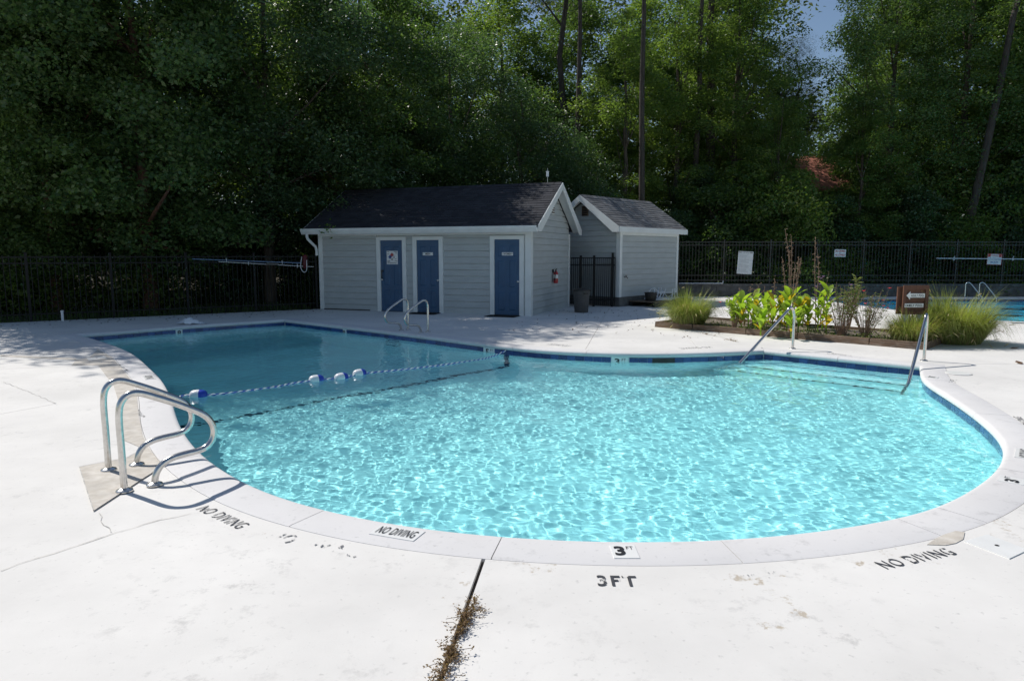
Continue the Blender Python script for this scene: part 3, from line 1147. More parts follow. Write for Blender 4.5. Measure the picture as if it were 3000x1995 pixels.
crack([(0, 1672), (160, 1620), (300, 1575), (420, 1535), (560, 1505)], 0.0055, 1)
crack([(285, 1505), (325, 1560)], 0.005, 2)
crack([(163, 1183), (85, 1148), (10, 1120)], 0.006, 3)
crack([(2031, 969), (2100, 985), (2165, 1003)], 0.012, 4)
crack([(2890, 950), (2960, 985)], 0.012, 5)
crack([(1560, 985), (1700, 975), (1850, 985)], 0.006, 6)
crack([(520, 1360), (620, 1335)], 0.004, 7)

# skimmer lids let into the deck
def lid(pts, label):
    t = thing('skimmer_cover', label, 'skimmer cover', tuple(sum((G(*p) for p in pts), Vector()) / 4), 0, 'skimmer covers in the deck')
    off = Vector(t.location)
    mb = MB()
    P = [G(*p) - off for p in pts]
    mb.hexa([(p.x, p.y, -0.01) for p in P] + [(p.x, p.y, 0.006) for p in P])
    mb.obj('plate', MT['tile_white'], t)
    mb = MB()
    mb.lathe([(0.012, 0.005), (0.012, 0.0075)], 10)
    mb.obj('finger_hole', MT['dark_plastic'], t)
lid([(2957, 1638), (3012, 1612), (2893, 1567), (2825, 1587)], 'square white skimmer lid in the near right corner of the deck')
lid([(260, 1057), (315, 1049), (304, 1043), (254, 1050)], 'small white skimmer lid let into the bare concrete strip')
t = thing('round_lid', 'round white lid in the deck behind the step rail', 'skimmer cover', tuple(G(2807, 1094.5)), 0)
mb = MB()
mb.lathe([(0.16, -0.01), (0.16, 0.008), (0.15, 0.011), (0.0005, 0.011)], 28)
mb.obj('plate', MT['tile_white'], t)
mb = MB()
mb.lathe([(0.168, 0.001), (0.168, 0.006), (0.161, 0.006)], 28, caps=False)
mb.obj('rim', MT['crack'], t)

# ------------------------------------------------------------------ water
def wave_field(X, Y, seed, lams, slope):
    r = np.random.default_rng(seed)
    H = np.zeros_like(X)
    for lam in lams:
        a = r.normal(0.55, 0.95)
        k = 2 * PI / lam
        H += slope / k * np.sin(k * (X * math.cos(a) + Y * math.sin(a)) + r.random() * 7)
    return H

def water(name, ol, step, lams, slope, seed, edge):
    lo, hi = ol.P.min(0) - 0.1, ol.P.max(0) + 0.1
    X, Y = np.meshgrid(np.arange(lo[0], hi[0], step), np.arange(lo[1], hi[1], step))
    Z = WATER_Z + wave_field(X, Y, seed, lams, slope)
    ny, nx = X.shape
    idx = np.arange(nx * ny).reshape(ny, nx)
    F = np.stack([idx[:-1, :-1], idx[:-1, 1:], idx[1:, 1:], idx[1:, :-1]], -1).reshape(-1, 4)
    c = np.stack([X.ravel()[F].mean(1), Y.ravel()[F].mean(1)], 1)
    F = F[inside(ol.off(edge)[::2], c[:, 0], c[:, 1])]
    used = np.zeros(nx * ny, bool)
    used[F.ravel()] = True
    remap = np.cumsum(used) - 1
    V = np.stack([X, Y, Z], -1).reshape(-1, 3)[used]
    o = tag(put(name, np_mesh(name, V, remap[F], MT['water'], True)), kind='structure')
    o.cycles.is_caustics_caster = True
    return o
rl = np.random.default_rng(5)
lams = list(0.062 + 0.07 * rl.random(34)) + list(0.13 + 0.2 * rl.random(16)) + list(0.5 + 0.9 * rl.random(8))
water('pool_water', POOL, 0.0135, lams, 0.0076, 11, 0.03)
water('adult_pool_water', ADULT, 0.07, list(0.4 + 0.8 * rl.random(24)), 0.021, 12, 0.05)

# adult pool basin
ab = tag(put('adult_pool_basin', basin('adult_pool_floor', ADULT, lambda x, y: np.full(np.shape(x), -1.25), 0.4, None, None)), kind='structure')
ab.data.materials.clear()
ab.data.materials.append(MT['plaster_blue'])
ab.cycles.is_caustics_receiver = True
W = ADULT.off(0.03)
n = len(W)
mb = MB()
mb.add([(x, y, -0.005) for x, y in W] + [(x, y, -1.3) for x, y in W], [(i, (i + 1) % n, n + (i + 1) % n, n + i) for i in range(n)])
o = mb.obj('pool_wall', MT['plaster_blue'], ab)
o.cycles.is_caustics_receiver = True
W2 = ADULT.off(0.024)
mb = MB()
mb.add([(x, y, -0.06) for x, y in W2] + [(x, y, -0.22) for x, y in W2], [(i, (i + 1) % n, n + (i + 1) % n, n + i) for i in range(n)])
mb.obj('tile_band', MT['tile'], ab)
cuts = list(np.arange(0.4, ADULT.total, 1.5))
for a, b_ in zip(cuts, cuts[1:]):
    coping_piece(ADULT, a, b_ - 0.006, ab, MT['coping'], prof=[(0.30, -0.08), (0.30, 0.004), (0.02, 0.004), (-0.012, -0.01), (-0.012, -0.06), (0.05, -0.06)])
coping_piece(ADULT, cuts[-1], ADULT.total - 0.001, ab, MT['coping'], prof=[(0.30, -0.08), (0.30, 0.004), (0.02, 0.004), (-0.012, -0.01), (-0.012, -0.06), (0.05, -0.06)])
coping_piece(ADULT, 0.001, cuts[0] - 0.006, ab, MT['coping'], prof=[(0.30, -0.08), (0.30, 0.004), (0.02, 0.004), (-0.012, -0.01), (-0.012, -0.06), (0.05, -0.06)])
for y in (18.6, 21.0, 23.4):
    mb = MB()
    mb.bbox((12.3, y - 0.13, -1.249), (30.5, y + 0.13, -1.244))
    o = mb.obj('lane_line', MT['tile_dark'], ab)
    o.cycles.is_caustics_receiver = True

# ------------------------------------------------------------------ buildings
def board(mb_lo, x0, x1, z0, z1, y, face='front', x0t=None, x1t=None, th0=0.034, th1=0.018):
    """one lap siding board; thicker at its lower edge. face front: boards lie in the plane y, facing -y"""
    x0t = x0 if x0t is None else x0t
    x1t = x1 if x1t is None else x1t
    mb_lo.hexa([(x0, y - th0, z0), (x1, y - th0, z0), (x1, y, z0), (x0, y, z0),
                (x0t, y - th1, z1), (x1t, y - th1, z1), (x1t, y, z1), (x0t, y, z1)])

def shingles(mb, p0, xdir, updir, nrm, length, height, expo=0.14, tab=0.30, seed=0, lift=0.012):
    """courses of roof shingle tabs, each tab its own wedge"""
    rnd = random.Random(seed)
    rows = int(height / expo) + 1
    for r in range(rows):
        h0 = r * expo
        h1 = min(height, h0 + expo * 1.12)
        x = -rnd.uniform(0, tab)
        while x < length:
            w = tab * rnd.uniform(0.55, 1.15)
            a, b_ = max(0, x), min(length, x + w)
            x += w
            if b_ - a < 0.02:
                continue
            l = lift * rnd.uniform(0.7, 1.5)
            dz = rnd.uniform(-0.008, 0.008)
            A = p0 + xdir * (a + 0.003) + updir * max(0, h0 + dz)
            B = p0 + xdir * (b_ - 0.003) + updir * max(0, h0 + dz)
            C = p0 + xdir * (b_ - 0.003) + updir * h1
            D = p0 + xdir * (a + 0.003) + updir * h1
            mb.add([A + nrm * l, B + nrm * l, C + nrm * 0.002, D + nrm * 0.002, A, B], [(0, 1, 2, 3), (4, 5, 1, 0), (4, 0, 3), (5, 2, 1)])

def gable_building(root, L, Wd, base, wall_top, rise_y, peak, ov, rake, sid, front_ops, n_rows, reveal, shingle, gable_x, front_skirt=0.0, far_gable=True):
    """local x from -L to 0 along the eave wall (facing -y), y from 0 to Wd; gable wall in the plane x = gable_x facing outwards"""
    slope = (peak - rise_y) / (Wd / 2 + ov)
    # structural core behind the boards
    mb = MB()
    prof_ = [(0.02, base), (Wd - 0.02, base), (Wd - 0.02, wall_top), (Wd / 2, peak - 0.16), (0.02, wall_top)]
    mb.prism([(-L + 0.02, y, z) for y, z in prof_], (L - 0.04, 0, 0))
    mb.obj('wall', MT['siding'], root)
    # roof: two slabs
    for sgn in (0, 1):
        rf = MB()
        yb, ye, = (-ov, Wd / 2) if sgn == 0 else (Wd + ov, Wd / 2)
        t = 0.05
        p = [(-L - rake, yb, rise_y - t), (rake, yb, rise_y - t), (rake, ye, peak - t), (-L - rake, ye, peak - t),
             (-L - rake, yb, rise_y), (rake, yb, rise_y), (rake, ye, peak), (-L - rake, ye, peak)]
        rf.hexa(p)
        o = rf.obj('roof', shingle, root)
        sh = MB()
        up = Vector((0, ye - yb, peak - rise_y))
        hl = up.length
        up.normalize()
        xd = Vector((1, 0, 0))
        nr = xd.cross(up)
        if nr.z < 0:
            nr = -nr
        shingles(sh, Vector((-L - rake - 0.01, yb, rise_y)) - up * 0.02 + nr * 0.003, xd, up, nr, L + 2 * rake + 0.02, hl + 0.02, seed=sgn + 3)
        sh.obj('shingles', shingle, o, kind='stuff')
    cp = MB()
    x = -L - rake
    while x < rake - 0.05:
        b_ = min(rake, x + 0.30)
        cp.add([(x + 0.004, Wd / 2 - 0.13, peak - 0.13 * slope + 0.022), (b_, Wd / 2 - 0.13, peak - 0.13 * slope + 0.022), (b_, Wd / 2, peak + 0.026), (x + 0.004, Wd / 2, peak + 0.026),
                (b_, Wd / 2 + 0.13, peak - 0.13 * slope + 0.022), (x + 0.004, Wd / 2 + 0.13, peak - 0.13 * slope + 0.022)], [(0, 1, 2, 3), (3, 2, 4, 5)])
        x += 0.27
    cp.obj('ridge_cap', shingle, root)
    return slope

def rake_boards(root, xs, Wd, ov, rise_y, peak, depth=0.16, th=0.03):
    for x in xs:
        for sgn in (0, 1):
            yb = -ov if sgn == 0 else Wd + ov
            ye = Wd / 2
            mb = MB()
            sg = th if x > 0 else -th
            y2 = yb
            sl = (peak - rise_y) / abs(ye - yb)
            q = [(x, yb, rise_y + 0.005), (x, yb, rise_y - depth), (x, yb + (0.22 if sgn == 0 else -0.22), rise_y - depth), (x, ye, peak - depth * 1.13), (x, ye, peak + 0.005)]
            if sgn:
                q = q[::-1]
            mb.prism(q, (sg, 0, 0))
            mb.obj('rake_board', MT['white_paint'], root)
            # soffit box return
            mb = MB()
            x_in = x - sg * 0 - (0.26 if x > 0 else -0.26)
            lo, hi = min(x, x_in), max(x, x_in)
            d = 0.055
            mb.hexa([(lo, yb, rise_y - 0.08), (hi, yb, rise_y - 0.08), (hi, ye, peak - 0.08), (lo, ye, peak - 0.08),
                     (lo, yb, rise_y - 0.055), (hi, yb, rise_y - 0.055), (hi, ye, peak - 0.055), (lo, ye, peak - 0.055)])
            mb.obj('soffit', MT['white_paint'], root)

# ---- restroom building
BA = math.radians(20.5)
L1 = G(942, 905.5)
u1 = Vector((-math.cos(BA), math.sin(BA), 0))
v1 = Vector((math.sin(BA), math.cos(BA), 0))
O1 = on_plane(1554.5, 930, L1, v1)
O1.z = 0
rest = thing('restroom_building', 'grey clapboard restroom building with three blue doors and a dark shingle roof', 'building', O1, -BA)
LEN1, WID1 = 6.67, 3.73
EV1, PK1, OV1, RK1 = 2.385, 3.655, 0.31, 0.29
gable_building(rest, LEN1, WID1, 0.0, 2.28, EV1, PK1, OV1, RK1, None, None, 12, 0.173, MT['shingle'], 0)
rake_boards(rest, [RK1 + 0.002, -LEN1 - RK1 - 0.002], WID1, OV1, EV1, PK1)
DOORS = [(-4.57, -3.855, 'haz'), (-3.395, -2.695, 'men'), (-1.035, -0.312, 'women')]
TR = 0.125
rows = 12
rv = 0.1735
edges = [-LEN1 + 0.10] + [e for d0, d1, _ in DOORS for e in (d0 - TR, d1 + TR)] + [-0.12]
for r in range(13):
    z0 = 0.012 + (r - 1) * rv + 0.165 if r else 0.0
    z1 = min(z0 + rv - 0.011, 2.27) if r else 0.166
    if z0 > 2.24:
        break
    segs = list(zip(edges[0::2], edges[1::2]))
    if z0 > 2.12:
        segs = [(edges[0], edges[-1])]
    for a, b_ in segs:
        if b_ - a > 0.03:
            mb = MB()
            board(mb, a, b_, z0, z1, 0.02)
            mb.obj('siding_board', MT['siding'], rest)
# gable end boards (plane x = 0, facing +x)
def gable_board(root, xo, yA, yB, yAt, yBt, z0, z1, sgn=1, th0=0.034, th1=0.018):
    mb = MB()
    x = xo
    mb.hexa([(x + sgn * th0, yA, z0), (x + sgn * th0, yB, z0), (x, yB, z0), (x, yA, z0),
             (x + sgn * th1, yAt, z1), (x + sgn * th1, yBt, z1), (x, yBt, z1), (x, yAt, z1)])
    mb.obj('siding_board', MT['siding'], root)
def gable_face(root, xo, Wd, base, EV, PK, OV, sgn, rv, margin=0.10):
    sl = (PK - EV) / (Wd / 2 + OV)
    under = lambda z: max(0.0, (z - (EV - 0.10) ) / sl - OV)     # inset of the roof underside at height z
    z = base
    while z < PK - 0.3:
        z1 = min(z + rv - 0.011, PK - 0.22)
        a0 = max(margin, under(z))
        a1 = max(margin, under(z1))
        if Wd - 2 * a1 > 0.05:
            gable_board(root, xo, a0, Wd - a0, a1, Wd - a1, z, z1, sgn)
        z += rv
gable_face(rest, -0.02, WID1, -0.0, EV1, PK1, OV1, 1, rv)
gable_face(rest, -LEN1 + 0.02, WID1, -0.0, EV1, PK1, OV1, -1, rv)
# corner trims
for (x0, x1, y0, y1) in [(-0.15, 0.018, -0.022, 0.02), (-0.02, 0.021, 0.022, 0.115), (-LEN1 - 0.02, -LEN1 + 0.12, -0.022, 0.02), (-0.02, 0.021, WID1 - 0.11, WID1 + 0.02), (-LEN1 - 0.021, -LEN1 + 0.02, 0.022, 0.115)]:
    mb = MB()
    mb.bbox((x0, y0, -0.04), (x1, y1, 2.25))
    mb.obj('corner_trim', MT['white_paint'], rest)
# frieze, soffit, fascia with gutter
mb = MB()
mb.bbox((-LEN1 + 0.121, -0.028, 2.17), (-0.151, 0.018, 2.24))
mb.obj('frieze_board', MT['white_paint'], rest)
mb = MB()
mb.bbox((-LEN1 - RK1, -OV1 + 0.01, 2.235), (RK1 - 0.03, 0.02, 2.25))
mb.obj('soffit', MT['white_paint'], rest)
mb = MB()
gy = -OV1
gp = [(gy, 2.215), (gy - 0.05, 2.215), (gy - 0.075, 2.26), (gy - 0.10, 2.31), (gy - 0.11, 2.365), (gy - 0.105, 2.375), (gy - 0.095, 2.37), (gy - 0.09, 2.32), (gy, 2.30)]
mb.prism([(-LEN1 - RK1 - 0.06, y, z) for y, z in gp], (LEN1 + 2 * RK1 + 0.06, 0, 0))
mb.obj('gutter', MT['white_paint'], rest)
mb = MB()
gy0 = gy - 0.05
mb.tube([(-LEN1 - 0.16, gy0, 2.23), (-LEN1 - 0.16, gy0, 2.15), (-LEN1 - 0.155, gy0 + 0.03, 2.08), (-LEN1 - 0.12, gy0 + 0.16, 1.97), (-LEN1 - 0.07, -0.09, 1.86), (-LEN1 - 0.055, -0.065, 1.76), (-LEN1 - 0.055, -0.065, 1.60)], 0.042, 10)
mb.obj('downspout', MT['white_paint'], rest, smooth=40)
# gable vent
mb = MB()
mb.bbox((0.0, 1.72, 2.78), (0.03, 2.0, 3.08))
vent = mb.obj('vent', MT['white_paint'], rest)
for k in range(4):
    mb = MB()
    mb.box((0.036, 1.86, 2.83 + k * 0.065), (0.02, 0.22, 0.035), Matrix.Rotation(0.5, 3, 'Y'))
    mb.obj('louvre', MT['timber'], vent)
# doors
for d0, d1, kind in DOORS:
    H = 2.03
    zs = 0.012
    dr = MB()
    dr.bbox((d0 + 0.004, -0.002, zs), (d1 - 0.004, 0.018, H))
    door = dr.obj('door', MT['door'], rest)
    w = d1 - d0
    # raised panels (six per door)
    for (za, zb) in ((0.14, 0.62), (0.76, 1.48), (1.58, 1.86)):
        for k in range(2):
            a = d0 + 0.10 + k * (w / 2 - 0.03)
            b_ = a + w / 2 - 0.17
            pm = MB()
            q = [(a, -0.002, za), (b_, -0.002, za), (b_, -0.002, zb), (a, -0.002, zb)]
            i = 0.022
            q2 = [(a + i, -0.011, za + i), (b_ - i, -0.011, za + i), (b_ - i, -0.011, zb - i), (a + i, -0.011, zb - i)]
            pm.add(q + q2, [(4, 5, 6, 7), (0, 1, 5, 4), (1, 2, 6, 5), (2, 3, 7, 6), (3, 0, 4, 7)])
            pm.obj('panel', MT['door'], door)
    tm = MB()
    tm.bbox((d0 - TR, -0.034, 0.0), (d0, 0.02, H + 0.10))
    tm.bbox((d1, -0.034, 0.0), (d1 + TR, 0.02, H + 0.10))
    tm.bbox((d0, -0.034, H + 0.004), (d1, 0.02, H + 0.10))
    tm.obj('door_frame', MT['white_paint'], rest)
    th = MB()
    th.bbox((d0, -0.05, 0.0), (d1, 0.0, 0.011))
    th.obj('threshold', MT['dark_plastic'], rest)
    km = MB()
    kx = d1 - 0.035 if kind != 'haz' else d0 + 0.05
    km.lathe([(0.026, 0.0), (0.026, -0.012), (0.012, -0.016), (0.012, -0.035), (0.028, -0.045), (0.03, -0.06), (0.018, -0.072), (0.001, -0.074)], 12, (0, 0, 0), axis='z')
    km.v = [(kx + x, -0.002 + z, 0.915 + y) for x, y, z in km.v]
    km.obj('door_knob', MT['steel2'], door, smooth=40)
    if kind == 'haz':
        km = MB()
        km.bbox((d0 + 0.02, -0.03, 1.14), (d0 + 0.085, -0.002, 1.19))
        km.tube([(d0 + 0.05, -0.03, 1.15), (d0 + 0.05, -0.05, 1.12), (d0 + 0.05, -0.05, 0.98), (d0 + 0.05, -0.02, 0.94)], 0.012, 6)
        km.obj('hasp', MT['dark_plastic'], door)
    if kind != 'haz':
        sm = MB()
        cxm = (d0 + d1) / 2 + (0.015 if kind == 'women' else -0.0)
        ww = 0.32
        sm.bbox((cxm - ww / 2, -0.012, 1.606), (cxm + ww / 2, -0.004, 1.690))
        t = sm.obj('door_sign', MT['sign_white'], door)
        tw = 0.15 if kind == 'men' else 0.23
        lettering('MEN' if kind == 'men' else 'WOMEN', MT['print'], (cxm - tw / 2, -0.0135, 1.624), (1, 0, 0), (0, 0, 1), tw, 0.05, t, 0.02)
        for q in (-1, 1):
            s2 = MB()
            s2.lathe([(0.007, 0), (0.007, 0.003)], 8)
            s2.v = [(cxm + q * 0.145 + x, -0.0125 - z, 1.648 + y) for x, y, z in s2.v]
            s2.obj('screw', MT['print'], t)
    else:
        sm = MB()
        a, b_ = -4.366, -4.006
        sm.bbox((a, -0.012, 1.353), (b_, -0.004, 1.733))
        t = sm.obj('hazard_sign', MT['sign_white'], door)
        cxm, czm = a + 0.175, 1.56
        hd = 0.060
        for (dx, dz, col, ch, cc) in [(0, 1, 'print_red', '2', 'print'), (-1, 0, 'print_blue', '3', 'print'), (1, 0, None, '2', 'print'), (0, -1, None, '0', 'print')]:
            x, z = cxm + dx * (hd + 0.004), czm + dz * (hd + 0.004) 
            if col:
                dm = MB()
                dm.prism([(x - hd, -0.0125, z), (x, -0.0125, z - hd), (x + hd, -0.0125, z), (x, -0.0125, z + hd)], (0, -0.002, 0))
                dm.obj('diamond', MT[col], t)
            lettering(ch, MT[cc], (x - 0.02, -0.0155, z - 0.03), (1, 0, 0), (0, 0, 1), 0.04, 0.062, t, 0.03)
        for k, (x, z, w_) in enumerate([(-4.345, 1.70, 0.06), (-4.13, 1.70, 0.1), (-4.09, 1.66, 0.06), (-4.345, 1.44, 0.09), (-4.345, 1.42, 0.07), (-4.10, 1.44, 0.08), (-4.345, 1.385, 0.3), (-4.09, 1.50, 0.04), (-4.345, 1.64, 0.05)]):
            lm = MB()
            lm.bbox((x, -0.0135, z), (x + w_, -0.0122, z + 0.012))
            lm.obj('print_line', MT['print'], t)
# rail along the foot of the left bay
mb = MB()
mb.bbox((-LEN1 + 0.14, -0.06, 0.0), (-4.95, -0.032, 0.03))
mb.obj('kick_board', MT['dark_plastic'], rest)

# mats in front of two doors
def frame1(x, y, z=0.0):
    return O1 + Vector((math.cos(BA) * x + math.sin(BA) * y, -math.sin(BA) * x + math.cos(BA) * y, z))
for (d0, d1, lb) in ((-3.46, -2.60, 'black rubber doormat in front of the MEN door'), (-1.10, -0.26, 'black rubber doormat in front of the WOMEN door')):
    p = frame1((d0 + d1) / 2, -0.36)
    mb = MB()
    mb.hexa([(-0.43, -0.25, 0.001), (0.43, -0.25, 0.001), (0.43, 0.25, 0.001), (-0.43, 0.25, 0.001), (-0.42, -0.24, 0.014), (0.42, -0.24, 0.014), (0.42, 0.24, 0.014), (-0.42, 0.24, 0.014)])
    for k in range(9):
        mb.bbox((-0.40, -0.22 + k * 0.05, 0.0135), (0.40, -0.195 + k * 0.05, 0.018))
    tag(mb.obj('doormat', MT['mat'], loc=p, rot=(0, 0, -BA)), lb, 'doormat', 'doormats at the restroom doors')

# fire extinguisher on the gable wall
t = thing('fire_extinguisher', 'red fire extinguisher hanging on the gable wall of the restroom building', 'fire extinguisher', frame1(0.105, 1.95, 0.80), -BA)
mb = MB()
mb.lathe([(0.058, 0.0), (0.066, 0.012), (0.068, 0.05), (0.068, 0.27), (0.060, 0.31), (0.032, 0.345), (0.024, 0.36)], 16)
body = mb.obj('cylinder', MT['red'], t, smooth=40)
mb = MB()
mb.lathe([(0.0695, 0.14), (0.0695, 0.25)], 16, caps=False)
mb.obj('label_band', MT['sign_white'], body, smooth=40)
mb = MB()
mb.lathe([(0.02, 0.355), (0.024, 0.385), (0.012, 0.40)], 10)
mb.box((0.0, 0.045, 0.405), (0.018, 0.12, 0.012), Matrix.Rotation(0.25, 3, 'X'))
mb.box((0.0, 0.045, 0.372), (0.018, 0.10, 0.010))
mb.obj('handle', MT['dark_plastic'], t)
mb = MB()
mb.tube([(0.0, -0.015, 0.375), (0.01, -0.07, 0.37), (0.015, -0.10, 0.30), (0.01, -0.105, 0.18), (0.005, -0.12, 0.09)], [0.010, 0.010, 0.010, 0.010, 0.02], 8)
mb.obj('hose', MT['print'], t, smooth=60)
mb = MB()
mb.bbox((-0.10, -0.03, 0.30), (-0.065, 0.03, 0.40))
mb.obj('bracket', MT['black_metal'], t)

# lightning sensor on a pole behind the ridge
pr = on_plane(1604, 524, frame1(0, WID1 / 2 + 0.1), v1)
t = thing('weather_sensor', 'small white box on a thin pole above the restroom roof', 'sensor', (pr.x, pr.y, 3.62))
mb = MB()
mb.tube([(0, 0, -0.12), (0, 0, 0.24)], 0.009, 6)
mb.obj('pole', MT['steel2'], t)
mb = MB()
mb.box((0, 0, 0.30), (0.07, 0.06, 0.13))
mb.box((0, 0, 0.375), (0.09, 0.08, 0.018))
mb.tube([(0.0, 0, 0.38), (0.0, 0, 0.47)], 0.005, 5)
mb.obj('housing', MT['white_plastic'], t)

# ---- pump shed
SA = math.radians(43)
O2 = G(1812.5, 899)
shed = thing('pump_shed', 'small grey clapboard shed with a brown shingle roof behind the gate', 'shed', O2, PI / 2 - SA)
# local x runs back along the eave wall, local y towards the left-back; the eave wall faces -y
def frame2(x, y, z=0.0):
    return O2 + Vector((math.sin(SA) * x - math.cos(SA) * y, math.cos(SA) * x + math.sin(SA) * y, z))
LEN2, WID2 = 3.56, 2.67
EV2, PK2, OV2, RK2 = 2.475, 3.50, 0.17, 0.31
sub = bpy.data.objects.new('shed_frame', None)
# the builder works with x in [-L, 0]; shift everything afterwards
tmp0 = set(o.name for o in COL.objects)
gable_building(shed, LEN2, WID2, 0.0, 2.36, EV2, PK2, OV2, RK2, None, None, 12, 0.173, MT['shingle2'], 0)
rake_boards(shed, [RK2 + 0.002, -LEN2 - RK2 - 0.002], WID2, OV2, EV2, PK2)
gable_face(shed, -LEN2 + 0.02, WID2, 0.305, EV2, PK2, OV2, -1, 0.1735)
gable_face(shed, -0.02, WID2, 0.305, EV2, PK2, OV2, 1, 0.1735)
for r in range(12):
    z0 = 0.305 + r * 0.1735
    z1 = min(z0 + 0.1625, 2.235)
    if z0 > 2.2:
        break
    mb = MB()
    board(mb, -LEN2 + 0.11, -0.11, z0, z1, 0.02)
    mb.obj('siding_board', MT['siding'], shed)
for (x0, x1, y0, y1) in [(-0.11, 0.018, -0.022, 0.02), (-LEN2 - 0.018, -LEN2 + 0.11, -0.022, 0.02), (-LEN2 - 0.021, -LEN2 + 0.02, 0.022, 0.12), (-0.02, 0.021, 0.022, 0.12), (-LEN2 - 0.021, -LEN2 + 0.02, WID2 - 0.11, WID2 + 0.02)]:
    mb = MB()
    mb.bbox((x0, y0, 0.30), (x1, y1, 2.34))
    mb.obj('corner_trim', MT['white_paint'], shed)
mb = MB()
mb.bbox((-LEN2 + 0.111, -0.026, 2.235), (-0.111, 0.018, 2.34))
mb.obj('frieze_board', MT['white_paint'], shed)
mb = MB()
mb.bbox((-LEN2 - RK2, -OV2 - 0.025, 2.315), (RK2, -OV2, 2.478))
mb.obj('fascia_board', MT['white_paint'], shed)
mb = MB()
mb.bbox((-LEN2 - RK2 + 0.03, -OV2 + 0.001, 2.33), (RK2 - 0.03, 0.018, 2.345))
mb.obj('soffit', MT['white_paint'], shed)
mb = MB()
mb.bbox((-LEN2 + 0.0, -0.012, -0.02), (0.0, 0.019, 0.300))
mb.bbox((-LEN2 - 0.012, 0.02, -0.02), (-LEN2 + 0.019, WID2, 0.300))
mb.obj('foundation', MT['block'], shed)
mb = MB()
mb.bbox((-LEN2 - 0.03, 1.225, 2.86), (-LEN2 + 0.0, 1.475, 3.17))
vent = mb.obj('vent', MT['timber'], shed)
for k in range(5):
    mb = MB()
    mb.box((-LEN2 - 0.036, 1.35, 2.90 + k * 0.058), (0.02, 0.19, 0.03), Matrix.Rotation(-0.5, 3, 'Y'))
    mb.obj('louvre', MT['dark_plastic'], vent)
for o in COL.objects:
    if o.parent == shed:
        o.location.x += LEN2
# tap on the shed wall
t = thing('outdoor_tap', 'small brass tap on the shed wall beside its corner', 'tap', frame2(0.28, -0.012, 0.925), PI / 2 - SA)
mb = MB()
mb.tube([(0, 0.01, 0), (0, -0.07, 0), (0, -0.10, -0.01), (0, -0.11, -0.05)], 0.014, 8)
mb.obj('spout', MT['dark_plastic'], t, smooth=50)
mb = MB()
mb.tube([(0, -0.06, 0.0), (0, -0.06, 0.04)], 0.006, 6)
mb.tube([(-0.05, -0.06, 0.045), (0.05, -0.06, 0.045)], 0.01, 6)
mb.obj('handle', MT['dark_plastic'], t)

# ------------------------------------------------------------------ fences
def picket_fence(name, label, A, B, base, h, post_every, gap, mat, rails, pick_r=0.008, post_w=0.055, end_posts=True, pick_bottom=0.05, post_extra=0.05):
    A, B = Vector(A), Vector(B)
    d = B - A
    L = d.length
    d.normalize()
    t = thing(name, label, 'fence', (A.x, A.y, base), math.atan2(d.y, d.x))
    n = max(1, round(L / post_every))
    w = L / n
    pb = MB()
    pb.box((0, 0, (h + post_extra) / 2), (post_w, post_w, h + post_extra))
    pb.box((0, 0, h + post_extra + 0.006), (post_w + 0.014, post_w + 0.014, 0.012))
    pme = pb.data('post', mat)
    for i in range(n + 1):
        put('post', pme, t, None, (i * w, 0, 0))
    rb = MB()
    rb.box((0, 0, 0), (w - post_w, 0.03, 0.03))
    rme = rb.data('rail', mat)
    for i in range(n):
        for z in rails:
            put('rail', rme, t, None, ((i + 0.5) * w, 0, z))
    kb = MB()
    kb.box((0, 0, (h + pick_bottom) / 2), (2 * pick_r, 2 * pick_r, h - pick_bottom))
    kme = kb.data('picket', mat)
    for i in range(n):
        m = int((w - post_w) / gap)
        for k in range(m):
            put('picket', kme, t, None, (i * w + post_w / 2 + (k + 0.5) * (w - post_w) / m, 0, 0))
    return t
fdir = (FENCE_B - FENCE_A).normalized()
picket_fence('metal_fence', 'black metal picket fence under the dark trees beside the deep end', FENCE_A + fdir * 0.12, FENCE_A + fdir * 12.5, 0.0, 1.62, 1.83, 0.115, MT['black_metal'], [0.18, 1.42, 1.57], 0.0085, 0.06)
# end post against the building
picket_fence('wall_fence', 'bronze metal picket fence standing on the low block wall behind the adult pool', (6.45, 26.85), (22.8, 26.85), 0.485, 1.66, 1.81, 0.118, MT['dark_fence'], [0.14, 0.33, 1.50, 1.62], 0.008, 0.05)
gA, gB = Vector((1.86, 21.75)), Vector((3.22, 21.42))
gd = (gB - gA)
gl = gd.length
gate = thing('gate', 'black metal picket gate between the two grey buildings', 'gate', (gA.x, gA.y, 0), math.atan2(gd.y, gd.x))
for x, hh in ((0.32, 1.6), (0.74, 1.6), (gl - 0.08, 1.68)):
    mb = MB()
    mb.bbox((x - 0.035, -0.035, 0), (x + 0.035, 0.035, hh))
    mb.obj('post', MT['black_metal'], gate)
for z in (0.22, 1.30, 1.52):
    mb = MB()
    mb.bbox((0, -0.015, z - 0.018), (gl, 0.015, z + 0.018))
    mb.obj('rail', MT['black_metal'], gate)
kb = MB()
kb.bbox((-0.009, -0.009, 0.05), (0.009, 0.009, 1.54))
kme = kb.data('picket', MT['black_metal'])
x = 0.03
while x < gl:
    put('picket', kme, gate, None, (x, 0, 0))
    x += 0.062

